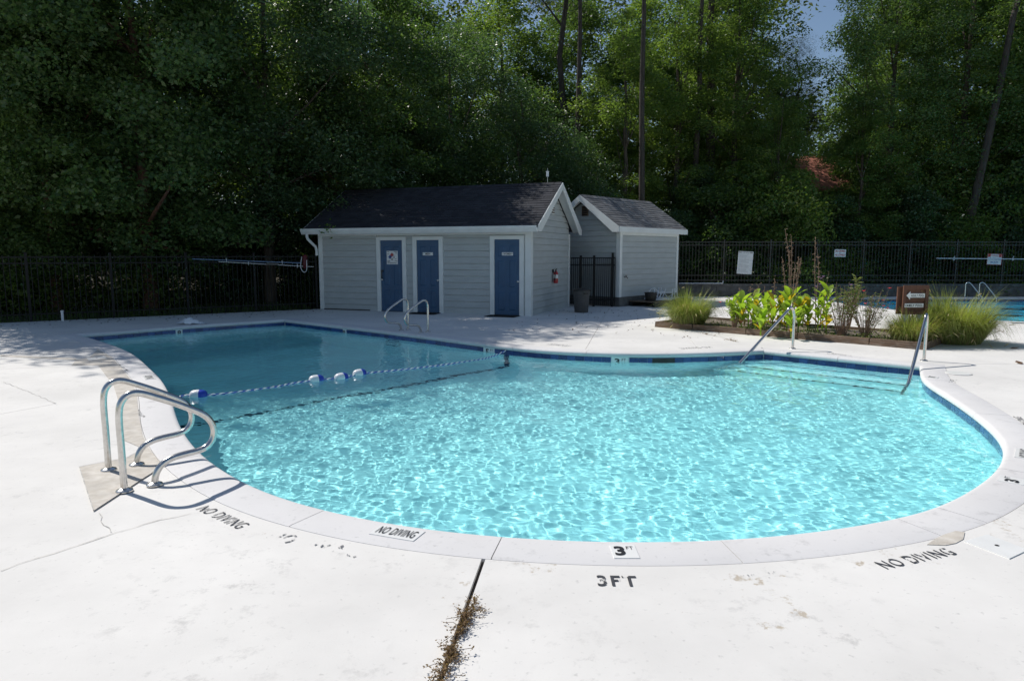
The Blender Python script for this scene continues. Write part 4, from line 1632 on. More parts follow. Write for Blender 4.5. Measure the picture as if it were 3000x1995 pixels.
# low retaining wall under the fence
bw = thing('block_wall', 'low grey block retaining wall behind the adult pool', 'wall', (6.2, 26.72, 0))
bb = MB()
bb.box((0, 0, 0), (0.392, 0.20, 0.19))
bme = bb.data('block', MT['block'])
capm = MB()
capm.box((0, 0, 0), (0.392, 0.26, 0.09))
cme = capm.data('cap_block', MT['block'])
rnd = random.Random(4)
for r in range(2):
    for i in range(43):
        put('block', bme, bw, None, (0.2 + i * 0.4 + (0.2 if r else 0), 0.12 + rnd.uniform(-0.004, 0.004), 0.096 + r * 0.195))
for i in range(43):
    put('cap_block', cme, bw, None, (0.2 + i * 0.4, 0.12, 0.440))
mb = MB()
mb.bbox((0, 0.06, -0.1), (17.4, 0.21, 0.40))
mb.obj('core', MT['joint_dirt'], bw)
t = thing('pipe', 'thin white pipe lying on the block wall beside the shed', 'pipe', (6.5, 26.68, 0.50))  # white tube added to draw the wall's bright sunlit edge
mb = MB()
mb.tube([(0, 0, 0.012), (1.72, 0, 0.012)], 0.017, 8)
mb.tube([(1.72, 0, 0.005), (1.72, 0, 0.11)], 0.014, 8)
mb.obj('tube', MT['white_plastic'], t, smooth=50)

# ------------------------------------------------------------------ rails, ladder
def spline(pts, k=5):
    P = [Vector(p) for p in pts]
    ext = [P[0] * 2 - P[1]] + P + [P[-1] * 2 - P[-2]]
    out = []
    for i in range(1, len(ext) - 2):
        p0, p1, p2, p3 = ext[i - 1:i + 3]
        for j in range(k):
            t = j / k
            out.append(0.5 * ((2 * p1) + (p2 - p0) * t + (2 * p0 - 5 * p1 + 4 * p2 - p3) * t * t + (3 * p1 - p0 - 3 * p2 + p3) * t ** 3))
    out.append(P[-1])
    return out

FIG4 = [(0, 0), (0, .15), (0, .30), (-.002, .45), (.0, .54), (.012, .612), (.042, .658), (.088, .680), (.147, .673), (.23, .636), (.33, .587), (.43, .533), (.538, .468), (.595, .41),
        (.622, .336), (.611, .262), (.568, .212), (.50, .190), (.406, .183), (.318, .170), (.248, .136), (.207, .075), (.193, 0.0)]
mb = MB()
mb.tube(spline([(s, 0, h) for s, h in FIG4], 3), 0.0235, 14)
fig4_me = mb.data('tube', MT['steel'], smooth=60)
mb = MB()
mb.lathe([(0.056, 0.001), (0.056, 0.006), (0.050, 0.013), (0.030, 0.020), (0.0245, 0.024)], 20)
flange_me = mb.data('flange', MT['steel2'], smooth=40)
def grab_rail(label, p, ang, group):
    t = thing('grab_rail', label, 'grab rail', p, ang, group)
    put('tube', fig4_me, t)
    put('flange', flange_me, t, None, (0, 0, 0))
    put('flange', flange_me, t, None, (0.193, 0, 0))
    return t
F1, F2 = G(365, 1441), G(452, 1423)
a_near = math.atan2(F2.y - F1.y, F2.x - F1.x)
grab_rail('bent steel grab rail nearest the camera, on the bare concrete patch', (F1.x, F1.y, 0.008), a_near, 'near pair of grab rails')
B1 = G(319, 1379.5)
grab_rail('bent steel grab rail on the near concrete patch, the one closer to the rope', (B1.x, B1.y, 0.008), a_near, 'near pair of grab rails')
p_, n_ = POOL.at(POOL.near(G(1180, 976).xy))
a_far = math.atan2(-n_[1], -n_[0])
for (px, py), lb in (((1196, 966), 'far steel grab rail standing before the hazard sign door'), ((1254, 973), 'far steel grab rail standing before the MEN door')):
    p = G(px, py)
    grab_rail(lb, p, a_far, 'far pair of grab rails')

def step_rail(label, foot, entry):
    f = G(*foot)
    e = G(*entry, WATER_Z)
    d = (e - f)
    L = Vector((d.x, d.y)).length
    t = thing('step_rail', label, 'handrail', f, math.atan2(d.y, d.x), 'handrails at the pool steps')
    H = 0.735
    sl = (H - 0.07 - WATER_Z) / (L - 0.19)
    pts = [(0, 0), (0, .2), (0, .4), (.0, .54), (.012, .63), (.045, .70), (.10, H - .005), (.15, H - 0.03), (.19, H - 0.07)]
    for k in range(1, 7):
        s = 0.19 + (L - 0.19) * k / 4
        pts.append((s, H - 0.07 - sl * (s - 0.19)))
    mb = MB()
    mb.tube(spline([(s, 0, h) for s, h in pts], 4), 0.0235, 14)
    mb.obj('tube', MT['steel'], t, smooth=60)
    put('flange', flange_me, t)
step_rail('slanting steel handrail at the left end of the pool steps', (2322, 1022), (2169, 1062))
step_rail('slanting steel handrail at the right end of the pool steps beside the round lid', (2706.5, 1057), (2662, 1121))

# ladder of the adult pool
for x, lb in ((17.25, 'adult pool ladder rail, the one nearer the brown sign'), (17.78, 'adult pool ladder rail, the one farther from the brown sign')):
    t = thing('ladder_rail', lb, 'grab rail', (x, 26.02, 0.004), 0, 'ladder rails of the adult pool')
    mb = MB()
    mb.tube(spline([(0, 0, 0), (0, 0, .3), (0.0, 0, .5), (0.05, -0.02, .56), (.12, -0.06, .55), (.22, -0.14, .40), (.45, -0.28, .02), (.46, -0.30, -.2), (.46, -0.30, -.6)], 4), 0.026, 8)
    mb.obj('tube', MT['steel'], t, smooth=60)
    put('flange', flange_me, t)

# ------------------------------------------------------------------ rope with floats
rp = [rope_left + Vector((0, 0, 0.04))] + [G(x, y, WATER_Z) for x, y in [(530, 1162), (583, 1160), (640, 1156), (720, 1147), (800, 1136), (860, 1124), (926, 1115), (962, 1112), (997, 1109), (1026, 1103), (1054, 1097), (1100, 1092), (1180, 1084), (1260, 1075), (1340, 1064), (1410, 1053), (1450, 1042)]] + [rope_right + Vector((0, 0, 0.06))]
for i, p in enumerate(rp[1:-1]):
    p.z = WATER_Z + 0.006
path = spline(rp, 14)
t = thing('lane_rope', 'blue and white twisted rope across the pool between deep and shallow ends', 'rope', rp[0])
off = rp[0]
dist = [0]
for a, b_ in zip(path, path[1:]):
    dist.append(dist[-1] + (b_ - a).length)
fine = []
tot = dist[-1]
k = int(tot / 0.018)
j = 0
for i in range(k + 1):
    s = tot * i / k
    while j < len(dist) - 2 and dist[j + 1] < s:
        j += 1
    f = (s - dist[j]) / max(1e-6, dist[j + 1] - dist[j])
    fine.append((path[j].lerp(path[j + 1], f), (path[j + 1] - path[j]).normalized(), s))
for nm, ph, mt in (('white_strand', 0, MT['float_white']), ('blue_strand', PI, MT['float_blue'])):
    pp = []
    for p, d, s in fine:
        side = d.cross(Vector((0, 0, 1))).normalized()
        a = ph + 2 * PI * s / 0.11
        pp.append(p - off + (side * math.cos(a) + Vector((0, 0, 1)) * math.sin(a)) * 0.0075)
    mb = MB()
    mb.tube(pp, 0.009 if nm[0] == 'w' else 0.007, 6)
    mb.obj(nm, mt, t, smooth=60)
fl = MB()
pw = [(0.012, -0.105), (0.035, -0.103), (0.055, -0.088), (0.066, -0.06), (0.071, -0.02), (0.071, 0.012)]
fl.lathe(pw, 20, axis='x')
fw_me = fl.data('white_half', MT['float_white'], smooth=40)
fl = MB()
fl.lathe([(0.071, 0.012), (0.0705, 0.03), (0.066, 0.06), (0.052, 0.088), (0.03, 0.103), (0.012, 0.105)], 20, axis='x')
fb_me = fl.data('blue_half', MT['float_blue'], smooth=40)
for (px, py, lb) in [(583, 1160, 'blue and white rope float lying alone near the near grab rails'), (926, 1115, 'blue and white rope float first of three in a row'), (997, 1108, 'blue and white rope float, middle one of three in a row'), (1054, 1097, 'blue and white rope float, last of three towards the far wall')]:
    p = G(px, py, WATER_Z)
    i = min(range(len(fine)), key=lambda q: (fine[q][0] - p).length)
    q, d, _ = fine[i]
    t = thing('rope_float', lb, 'float', (q.x, q.y, WATER_Z + 0.012), math.atan2(d.y, d.x), 'floats threaded on the rope')
    put('white_half', fw_me, t)
    put('blue_half', fb_me, t)

# ------------------------------------------------------------------ planter bed
bed = thing('planter_bed', 'long raised planting bed edged with weathered brown timbers', 'planter', BED_FL, math.atan2(bd.y, bd.x))
BL = (BED_FR - BED_FL).length
TH = 0.125
def timber(x0, x1, y0, y1, z0=0.0, z1=TH):
    mb = MB()
    b = 0.008
    mb.hexa([(x0, y0, z0), (x1, y0, z0), (x1, y1, z0), (x0, y1, z0), (x0 + b, y0 + b, z1), (x1 - b, y0 + b, z1), (x1 - b, y1 - b, z1), (x0 + b, y1 - b, z1)])
    mb.obj('timber', MT['timber'], bed)
x = 0.0
for ln_ in (0.95, 1.22, 1.05, 1.3, 0.9):
    x1 = min(BL, x + ln_)
    if x1 - x > 0.1:
        timber(x, x1 - 0.008, -0.10, 0.0)
    x = x1
x = 0.0
for ln_ in (1.5, 1.5, 1.4, 1.2):
    x1 = min(BL, x + ln_)
    if x1 - x > 0.1:
        timber(x, x1 - 0.008, BED_W, BED_W + 0.1)
    x = x1
timber(-0.001, 0.10, 0.004, BED_W - 0.004)
timber(BL - 0.10, BL, 0.004, BED_W - 0.004)
X, Y = np.meshgrid(np.linspace(0.1, BL - 0.1, 70), np.linspace(0.0, BED_W, 26))
rr = np.random.default_rng(8)
Z = 0.075 + 0.02 * np.sin(X * 5) * np.sin(Y * 4) + rr.normal(0, 0.006, X.shape)
ny, nx = X.shape
idx = np.arange(nx * ny).reshape(ny, nx)
F = np.stack([idx[:-1, :-1], idx[:-1, 1:], idx[1:, 1:], idx[1:, :-1]], -1).reshape(-1, 4)
put('soil', np_mesh('soil', np.stack([X, Y, Z], -1).reshape(-1, 3), F, MT['soil'], True), bed)
def bedp(x, y, z=0.07):
    return BED_FL + bd * x + bn * y + Vector((0, 0, z))
def bed_at(px, py):
    """bed coordinates of a ground pixel"""
    q = G(px, py, 0.07) - BED_FL
    return q.dot(bd), q.dot(bn)

# ---- leaf and blade builders
def leaf_quads(pos, size, rng, width=0.55, up=0.6, droop=0.35, fold=0.12):
    """one folded four-cornered leaf per position"""
    n = len(pos)
    az = rng.random(n) * 2 * PI
    dz = rng.normal(-droop, 0.35, n)
    t = np.stack([np.cos(az), np.sin(az), dz], 1)
    t /= np.linalg.norm(t, axis=1, keepdims=True)
    nr = rng.normal(0, 1, (n, 3)) * (1 - up)
    nr[:, 2] += up
    s = np.cross(nr, t)
    s /= np.linalg.norm(s, axis=1, keepdims=True) + 1e-9
    nn = np.cross(t, s)
    L = size[:, None]
    w = L * width * 0.5
    V = np.empty((n, 4, 3))
    V[:, 0] = pos
    V[:, 1] = pos + t * L * 0.42 + s * w + nn * L * fold
    V[:, 2] = pos + t * L
    V[:, 3] = pos + t * L * 0.42 - s * w + nn * L * fold
    F = np.arange(n * 4).reshape(n, 4)
    return V.reshape(-1, 3), F

def blade_strips(base, tip_dir, length, width, rng, segs=4, bend=1.0):
    n = len(base)
    az = np.arctan2(tip_dir[:, 1], tip_dir[:, 0])
    side = np.stack([-np.sin(az), np.cos(az), np.zeros(n)], 1)
    V = np.empty((n, segs + 1, 2, 3))
    lean = np.hypot(tip_dir[:, 0], tip_dir[:, 1])
    p = base.copy()
    ang = 0.05 + 0.35 * lean
    for i in range(segs + 1):
        f = i / segs
        w = width * (1 - f) ** 0.7 * 0.5 + 0.0006
        V[:, i, 0] = p + side * w[:, None]
        V[:, i, 1] = p - side * w[:, None]
        step = length / segs
        a = ang + bend * (0.15 + lean) * f * f * 1.9
        p = p + np.stack([np.cos(az) * np.sin(a), np.sin(az) * np.sin(a), np.cos(a)], 1) * step[:, None]
    idx = np.arange(n * (segs + 1) * 2).reshape(n, segs + 1, 2)
    F = np.stack([idx[:, :-1, 0], idx[:, :-1, 1], idx[:, 1:, 1], idx[:, 1:, 0]], -1).reshape(-1, 4)
    return V.reshape(-1, 3), F, p

def grass_clump(label, loc, n, R, L, seed, seeds, dry=0.12):
    rng = np.random.default_rng(seed)
    t = thing('ornamental_grass', label, 'grass clump', loc)
    def make(n, Lf, w, seed2):
        r = np.random.default_rng(seed2)
        a = r.random(n) * 2 * PI
        q = np.sqrt(r.random(n))
        base = np.stack([np.cos(a) * q * R * 0.6, np.sin(a) * q * R * 0.6, np.zeros(n)], 1)
        a2 = a + r.normal(0, 0.5, n)
        lean = np.clip(q ** 1.2 * 1.25 + r.normal(0, 0.38, n), 0.1, 1.7)
        td = np.stack([np.cos(a2) * lean, np.sin(a2) * lean], 1)
        return blade_strips(base, td, Lf * (0.72 + 0.38 * q) * r.uniform(0.35, 1.15, n) * (1 + 0.16 * np.sin(3 * a + seed) + 0.10 * np.sin(7 * a + 2)), w * r.uniform(0.6, 1.2, n), r)
    V, F, _ = make(n, L, 0.0085, seed)
    put('blades', np_mesh('blades', V, F, LF['grass'], True), t, kind='stuff')
    V, F, _ = make(int(n * dry), L * 0.85, 0.008, seed + 1)
    put('dry_blades', np_mesh('dry_blades', V, F, LF['grass_dry'], True), t, kind='stuff')
    # seed heads on thin stalks
    V, F, tips = make(seeds, L * 1.0, 0.006, seed + 2)
    put('stalks', np_mesh('stalks', V, F, LF['stem'], True), t, kind='stuff')
    mb = MB()
    for p in tips:
        p = Vector(p)
        o = Vector((p.x, p.y, 0)).normalized() * 0.5 + Vector((0, 0, rng.uniform(-0.6, 0.7)))
        o.normalize()
        a = p
        b_ = p + o * 0.05
        c = p + o * 0.10 + Vector((0, 0, -0.012))
        mb.tube([a - o * 0.01, b_, c], [0.004, 0.008, 0.002], 5)
    mb.obj('seed_heads', LF['seed'], t, kind='stuff')
    return t
q = bed_at(2018, 952)
grass_clump('smaller clump of green fountain grass at the shed end of the planting bed', bedp(q[0], max(0.22, q[1])), 4200, 0.52, 0.76, 21, 26, 0.22)
q = bed_at(2752, 1010)
big_g = G(2792, 1003, 0.0)
grass_clump('large clump of green fountain grass spilling over the end of the planting bed', (big_g.x, big_g.y, 0.0), 7000, 0.72, 0.92, 22, 40, 0.22)
sg = G(2672, 1003, 0.05)
grass_clump('straw tinged grass clump in front of the brown sign post', (sg.x, sg.y, 0.05), 2600, 0.5, 0.62, 23, 12, 0.5)

# ---- canna plants: large upright leaves, each a part
def canna_leaf(name, L, W, seed, mat):
    r = random.Random(seed)
    mb = MB()
    n = 7
    vs = []
    p = Vector((0, 0, 0))
    a = 0.25
    for i in range(n + 1):
        f = i / n
        w = W * 0.5 * (math.sin(PI * min(1, f * 0.96 + 0.03)) ** 0.75) + 0.002
        h = 0.28 * w
        vs += [p + Vector((0, w, h)), p, p + Vector((0, -w, h))]
        a += 0.11 + r.uniform(-0.02, 0.05)
        p = p + Vector((math.sin(a), 0, math.cos(a))) * (L / n)
    for i in range(n):
        b = i * 3
        mb.add([], [])
    mb.v = [tuple(v) for v in vs]
    mb.f = []
    for i in range(n):
        b = i * 3
        mb.f += [[b, b + 1, b + 4, b + 3], [b + 1, b + 2, b + 5, b + 4]]
    mb.m = [0] * len(mb.f)
    return mb.data(name, mat, smooth=60)
cl = [canna_leaf('leaf', 0.36, 0.115, 1, LF['canna']), canna_leaf('leaf', 0.42, 0.13, 2, LF['canna']), canna_leaf('leaf', 0.30, 0.12, 3, LF['canna']),
      canna_leaf('leaf', 0.30, 0.12, 4, LF['canna_y']), canna_leaf('leaf', 0.24, 0.07, 5, LF['canna_d'])]
rnd = random.Random(31)
canna_px = [(2145, 958, .62), (2172, 968, .70), (2192, 958, .58), (2212, 972, .66), (2238, 962, .66), (2262, 975, .72), (2285, 966, .74), (2305, 976, .86), (2322, 965, .84), (2338, 978, .70), (2366, 968, .58), (2395, 974, .82), (2420, 980, .92), (2160, 948, .55), (2205, 952, .62), (2250, 950, .60), (2296, 954, .70), (2350, 958, .66), (2408, 966, .78), (2228, 978, .40), (2318, 984, .45)]
canna_lb = ['first canna from the shed end of the bed, among small leaves', 'canna with bright leaves, second from the shed end', 'short canna standing behind its neighbours near the shed end', 'leafy canna, fourth from the shed end of the bed', 'canna behind the row, between the shed end and the bed middle',
            'canna at the front of the bed left of the tall dead stalks', 'canna just left of the tall dead stalks', 'tall leafy canna at the foot of the dead stalks', 'tall canna behind the dead stalks', 'canna seen behind the top of the step rail', 'low canna right of the step rail top',
            'broad canna beneath the purple flower stalk', 'tallest canna with upright leaves beside the twiggy shrub',
            'back row canna nearest the shed', 'back row canna, second from the shed', 'back row canna behind the bend of the short dry stalk', 'back row canna behind the tallest dry stalk', 'back row canna behind the thick pair of dry stalks', 'back row canna beneath the straight stalk with pinkish tip', 'very low canna at the front timber left of the rail', 'very low canna at the front timber by the rail top']
for (px, py, h), lb in zip(canna_px, canna_lb):
    p = G(px, py, 0.07)
    h *= 1.1
    t = thing('canna_plant', lb, 'plant', p, rnd.uniform(0, 6.28), 'cannas in the planting bed')
    mb = MB()
    mb.tube([(0, 0, -0.03), (0.01, 0.01, h * 0.5), (0.0, 0.02, h * 0.85)], [0.014, 0.012, 0.006], 6)
    mb.obj('stem', LF['canna'], t)
    k = rnd.randint(11, 13)
    for i in range(k):
        f = i / (k - 1)
        z = h * (0.12 + 0.66 * f)
        me = cl[rnd.choice([0, 1, 2, 0, 1, 3]) if i > 1 else rnd.choice([2, 3, 3, 4])]
        s = rnd.uniform(0.7, 1.05)
        put('leaf', me, t, None, (0, 0.01, z), (0, rnd.uniform(-0.15, 0.6) * (1.1 - f), i * 2.4 + rnd.uniform(-0.5, 0.5)), (s, s, s))

# ---- tall dead flower stalks
def dead_stalk(label, foot, tops, seed, pink=False):
    r = random.Random(seed)
    p = G(*foot, 0.07)
    t = thing('flower_stalk', label, 'plant', p, 0, 'dried flower stalks in the planting bed')
    st, pods = MB(), MB()
    for (px, py) in tops:
        q = on_plane(px, py, p, Vector((0, 1, 0))) - p
        pts = spline([(0, 0, -0.02), (q.x * 0.2 + r.uniform(-.03, .03), 0.02, q.z * 0.35), (q.x * 0.6 + r.uniform(-.03, .03), 0.0, q.z * 0.7), (q.x, 0, q.z)], 5)
        st.tube(pts, [0.009 - 0.005 * i / (len(pts) - 1) for i in range(len(pts))], 5)
        for i in range(26):
            f = 1 - 0.42 * (i / 26)
            c = pts[min(len(pts) - 1, int(f * (len(pts) - 1)))]
            d = Vector((r.uniform(-1, 1), r.uniform(-1, 1), r.uniform(-0.4, 0.8))).normalized()
            c = c + Vector((0, 0, r.uniform(-0.04, 0.04)))
            e = c + d * r.uniform(0.02, 0.06)
            st.tube([c, e], 0.003, 3, caps=False)
            pods.lathe([(0.001, -0.012), (0.008, 0.0), (0.001, 0.012)], 5, tuple(e), caps=False)
    st.obj('stem', LF['stem'], t)
    pods.obj('seed_pods', LF['stem'] if not pink else LF['purple'], t, kind='stuff')
dead_stalk('tallest forked dry stalk rising above the cannas', (2318, 962), [(2300, 672), (2318, 690), (2312, 735)], 1)
dead_stalk('thin dry stalk left of the tallest forked one', (2298, 965), [(2292, 760)], 2)
dead_stalk('thick brown pair of dry stalks right of the tallest one', (2322, 970), [(2340, 752), (2348, 758), (2330, 775)], 3)
dead_stalk('tall straight dry stalk with a pinkish tip', (2390, 968), [(2389, 694), (2396, 745)], 4)
dead_stalk('short bent dry stalk at the left of the stalks', (2256, 966), [(2270, 815)], 5)
dead_stalk('low dry stalks with brown heads near the shed end', (2180, 955), [(2165, 845), (2200, 838), (2225, 835), (2240, 848)], 6)

# ---- twiggy flowering shrubs
def shrub_plant(name, label, foot, h, spread, n, seed, purple, pink, mat=LF['shrub'], leaf=0.055, density=14, stemmat=LF['stem']):
    r = random.Random(seed)
    rng = np.random.default_rng(seed)
    p = G(*foot, 0.07)
    t = thing(name, label, 'plant', p)
    st = MB()
    pos = []
    tips = []
    for i in range(n):
        a = r.uniform(0, 6.28)
        s = spread * math.sqrt(r.random())
        hh = h * r.uniform(0.6, 1.05)
        tip = Vector((math.cos(a) * s, math.sin(a) * s, hh))
        pts = spline([(tip.x * 0.15, tip.y * 0.15, -0.02), (tip.x * 0.45, tip.y * 0.45, hh * 0.45), (tip.x * 0.8 + r.uniform(-.04, .04), tip.y * 0.8, hh * 0.8), tip], 4)
        st.tube(pts, [0.006 - 0.004 * k / (len(pts) - 1) for k in range(len(pts))], 4)
        tips.append(tip)
        for k in range(density):
            f = r.uniform(0.15, 1.0) ** 0.6
            c = pts[min(len(pts) - 1, int(f * (len(pts) - 1)))]
            pos.append((c.x + r.uniform(-.03, .03), c.y + r.uniform(-.03, .03), c.z + r.uniform(-.05, .05)))
    st.obj('stems', stemmat, t, kind='stuff')
    pos = np.array(pos)
    V, F = leaf_quads(pos, leaf * rng.uniform(0.6, 1.4, len(pos)), rng, width=0.28, up=0.3, droop=-0.2)
    put('leaves', np_mesh('leaves', V, F, mat), t, kind='stuff')
    for cols, mt in ((purple, LF['purple']), (pink, LF['pink'])):
        for (px, py) in cols:
            c = on_plane(px, py, p + Vector((0, -spread * 0.5, 0)), Vector((0, 1, 0))) - p
            fm = MB()
            for k in range(7):
                a = k * 0.9
                d = Vector((math.cos(a), math.sin(a), 0.4))
                e = Vector((-math.sin(a), math.cos(a), 0))
                fm.add([c, c + d * 0.022 + e * 0.014, c + d * 0.04, c + d * 0.022 - e * 0.014], [(0, 1, 2, 3)])
            fm.obj('flower', mt, t)
            # thin stalk up to the flower
            sm = MB()
            b0 = Vector((c.x * 0.7, c.y * 0.7, max(0.1, c.z - 0.25)))
            sm.tube([b0, c], 0.002, 4)
            sm.obj('flower_stem', LF['stem'], t)
shrub_plant('flowering_shrub', 'twiggy shrub with purple flowers right of the cannas', (2465, 985), 1.0, 0.42, 44, 41, [(2493, 835), (2500, 897), (2442, 880)], [])
shrub_plant('flowering_shrub', 'twiggy shrub with red flowers beside the brown sign', (2535, 990), 0.86, 0.44, 48, 42, [(2550, 902)], [(2530, 853), (2606, 845), (2535, 890), (2588, 897), (2601, 903), (2585, 880)])
shrub_plant('leafy_plant', 'bushy small leaved plant at the shed end of the cannas', (2150, 965), 0.66, 0.22, 26, 43, [], [(2110, 886)], mat=LF['canna'], leaf=0.07, density=22)
shrub_plant('flowering_plant', 'thin plant carrying purple blooms behind the cannas', (2405, 955), 1.25, 0.12, 5, 44, [(2398, 813), (2405, 816), (2412, 811), (2403, 833), (2392, 840)], [], density=10)
shrub_plant('leafy_plant', 'spiky green plant standing behind the twiggy shrubs', (2485, 960), 1.05, 0.22, 14, 45, [], [], leaf=0.11, density=18)
rng = np.random.default_rng(77)
pos = []
for i in range(1500):
    x, y = rng.uniform(1.3, BL - 0.4), rng.uniform(0.02, 0.5) if rng.random() < 0.8 else rng.uniform(0.5, BED_W)
    p = bedp(x, y, 0.09 + rng.random() * 0.06 * (1 + math.sin(x * 6)))
    pos.append(tuple(p))
V, F = leaf_quads(np.array(pos), rng.uniform(0.02, 0.06, len(pos)), rng, up=0.5)
tag(put('ground_cover', np_mesh('ground_cover', V, F, LF['shrub'])), 'low green ground cover along the front of the planting bed', 'ground cover', None, 'stuff')

# ---- brown wooden sign
sx = 12.45
sp = Vector(((2683 - 1500) / 2000 * sx * 0.993 , sx, 0.0))
c_top = on_plane(2646, 836, sp, Vector((0, 1, 0)))
c_bot = on_plane(2641, 921, sp, Vector((0, 1, 0)))
c_tr = on_plane(2722, 835, sp, Vector((0, 1, 0)))
sw, z0, z1 = c_tr.x - c_top.x, c_bot.z, c_top.z
sign = thing('pool_sign', 'brown wooden sign with white ADULT POOL arrow and FAMILY POOL board', 'sign', (c_top.x, sx, 0), 0.03)
def sbox(name, x0, x1, y0, y1, za, zb, mat, parent=sign):
    mb = MB()
    mb.bbox((x0, y0, za), (x1, y1, zb))
    return mb.obj(name, mat, parent)
sbox('panel', 0.02, sw - 0.02, 0.0, 0.02, z0 + 0.02, z1 - 0.02, MT['sign_wood'])
fr = 0.06
sbox('frame', 0.0, sw, -0.03, -0.001, z1 - fr * 1.3, z1, MT['sign_wood'])
sbox('frame', 0.0, sw, -0.03, -0.001, z0, z0 + fr, MT['sign_wood'])
sbox('frame', 0.0, fr, -0.03, -0.001, z0 + fr + 0.001, z1 - fr * 1.3 - 0.001, MT['sign_wood'])
sbox('frame', sw - fr, sw, -0.03, -0.001, z0 + fr + 0.001, z1 - fr * 1.3 - 0.001, MT['sign_wood'])
sbox('cross_bar', fr + 0.001, sw - fr - 0.001, -0.022, -0.001, (z0 + z1) / 2 - 0.02, (z0 + z1) / 2 + 0.025, MT['sign_wood'])
sbox('back_panel', -0.06, sw - 0.04, 0.05, 0.08, z0 - 0.0, z1 - 0.03, MT['sign_wood'])
sbox('post', 0.06, 0.15, 0.021, 0.049, -0.0, z1 - 0.05, MT['white_paint'])
sbox('post', sw - 0.15, sw - 0.06, 0.021, 0.049, -0.0, z1 - 0.05, MT['white_paint'])
am = MB()
zc = z1 - 0.185
x0_, x1_ = 0.055, sw - 0.075
am.prism([(x0_, -0.034, zc), (x0_ + 0.07, -0.034, zc - 0.075), (x0_ + 0.07, -0.034, zc - 0.038), (x1_, -0.034, zc - 0.038), (x1_, -0.034, zc + 0.038), (x0_ + 0.07, -0.034, zc + 0.038), (x0_ + 0.07, -0.034, zc + 0.075)], (0, 0.006, 0))
ar = am.obj('arrow', MT['tile_white'], sign)
lettering('ADULT POOL', MT['print'], (x0_ + 0.085, -0.0355, zc - 0.024), (1, 0, 0), (0, 0, 1), x1_ - x0_ - 0.10, 0.048, ar, 0.015, 1.15)
zc2 = z0 + 0.165
fm = MB()
fm.bbox((0.035, -0.036, zc2 - 0.036), (sw - 0.09, -0.029, zc2 + 0.036))
fb = fm.obj('name_board', MT['tile_white'], sign)
lettering('FAMILY POOL', MT['print'], (0.048, -0.0375, zc2 - 0.024), (1, 0, 0), (0, 0, 1), sw - 0.155, 0.048, fb, 0.015, 1.12)

# ---- signs wired to the far fence
def fence_sign(name, label, tl, br, tilt=0.0, w=None):
    p0 = (0, 26.82, 0)
    a, b_ = on_plane(*tl, p0, Vector((0, 1, 0))), on_plane(*br, p0, Vector((0, 1, 0)))
    t = thing(name, label, 'sign', ((a.x + b_.x) / 2, 26.815, (a.z + b_.z) / 2))
    t.rotation_euler = (0, tilt, 0)
    W_, H_ = b_.x - a.x, a.z - b_.z
    mb = MB()
    mb.bbox((-W_ / 2, -0.004, -H_ / 2), (W_ / 2, 0.004, H_ / 2))
    mb.obj('face', MT['sign_white'], t)
    return t, W_, H_
def sline(t, x0, z0, x1, z1, mat='print', y=-0.0052, name='print_line'):
    mb = MB()
    mb.bbox((x0, y - 0.0006, z0), (x1, y, z1))
    return mb.obj(name, MT[mat], t)
t, W_, H_ = fence_sign('rules_sign', 'tall white pool rules sheet with fine print on the far fence', (2162, 737), (2203, 803), 0.05)
lettering('POOL RULES', MT['print'], (-W_ * 0.24, -0.006, H_ * 0.425), (1, 0, 0), (0, 0, 1), W_ * 0.48, H_ * 0.04, t, 0.01)
sline(t, -W_ * 0.46, H_ * 0.43, -W_ * 0.28, H_ * 0.465)
sline(t, W_ * 0.28, H_ * 0.43, W_ * 0.46, H_ * 0.465)
rnd = random.Random(9)
for k in range(22):
    z = H_ * 0.36 - k * H_ * 0.036
    if k % 6 == 5:
        continue
    sline(t, -W_ * 0.42, z, -W_ * 0.42 + W_ * rnd.uniform(0.45, 0.84), z + H_ * 0.010, 'print_grey')
t, W_, H_ = fence_sign('no_diving_sign', 'small white sign with red words NO DIVING ALLOWED on the far fence', (2445, 731), (2477, 753), 0.02)
for k, tx in enumerate(('NO DIVING', 'ALLOWED')):
    lettering(tx, MT['print_red'], (-W_ * 0.43, -0.0065, H_ * (0.12 - 0.50 * k)), (1, 0, 0), (0, 0, 1), W_ * 0.86, H_ * 0.30, t, 0.02)
sline(t, -W_ * 0.08, -H_ * 0.04, W_ * 0.08, H_ * 0.02, 'print_blue')
t, W_, H_ = fence_sign('lifeguard_sign', 'white warning sign with red border reading NO LIFEGUARD ON DUTY', (2893, 744), (2933, 776), 0.03)
sline(t, -W_ * 0.5, H_ * 0.47, W_ * 0.5, H_ * 0.5, 'print_red')
sline(t, -W_ * 0.5, -H_ * 0.5, W_ * 0.5, -H_ * 0.47, 'print_red')
sline(t, -W_ * 0.5, -H_ * 0.469, -W_ * 0.475, H_ * 0.469, 'print_red')
sline(t, W_ * 0.475, -H_ * 0.469, W_ * 0.5, H_ * 0.469, 'print_red')
sline(t, -W_ * 0.46, H_ * 0.20, -W_ * 0.28, H_ * 0.46, 'print_red')
sline(t, W_ * 0.28, H_ * 0.20, W_ * 0.46, H_ * 0.46, 'print_red')
lettering('WARNING', MT['print_red'], (-W_ * 0.26, -0.0065, H_ * 0.24), (1, 0, 0), (0, 0, 1), W_ * 0.52, H_ * 0.17, t, 0.01)
lettering('NO LIFEGUARD', MT['print_blue'], (-W_ * 0.44, -0.0065, -H_ * 0.05), (1, 0, 0), (0, 0, 1), W_ * 0.88, H_ * 0.18, t, 0.012)
lettering('ON DUTY', MT['print_blue'], (-W_ * 0.27, -0.0065, -H_ * 0.36), (1, 0, 0), (0, 0, 1), W_ * 0.54, H_ * 0.18, t, 0.012)
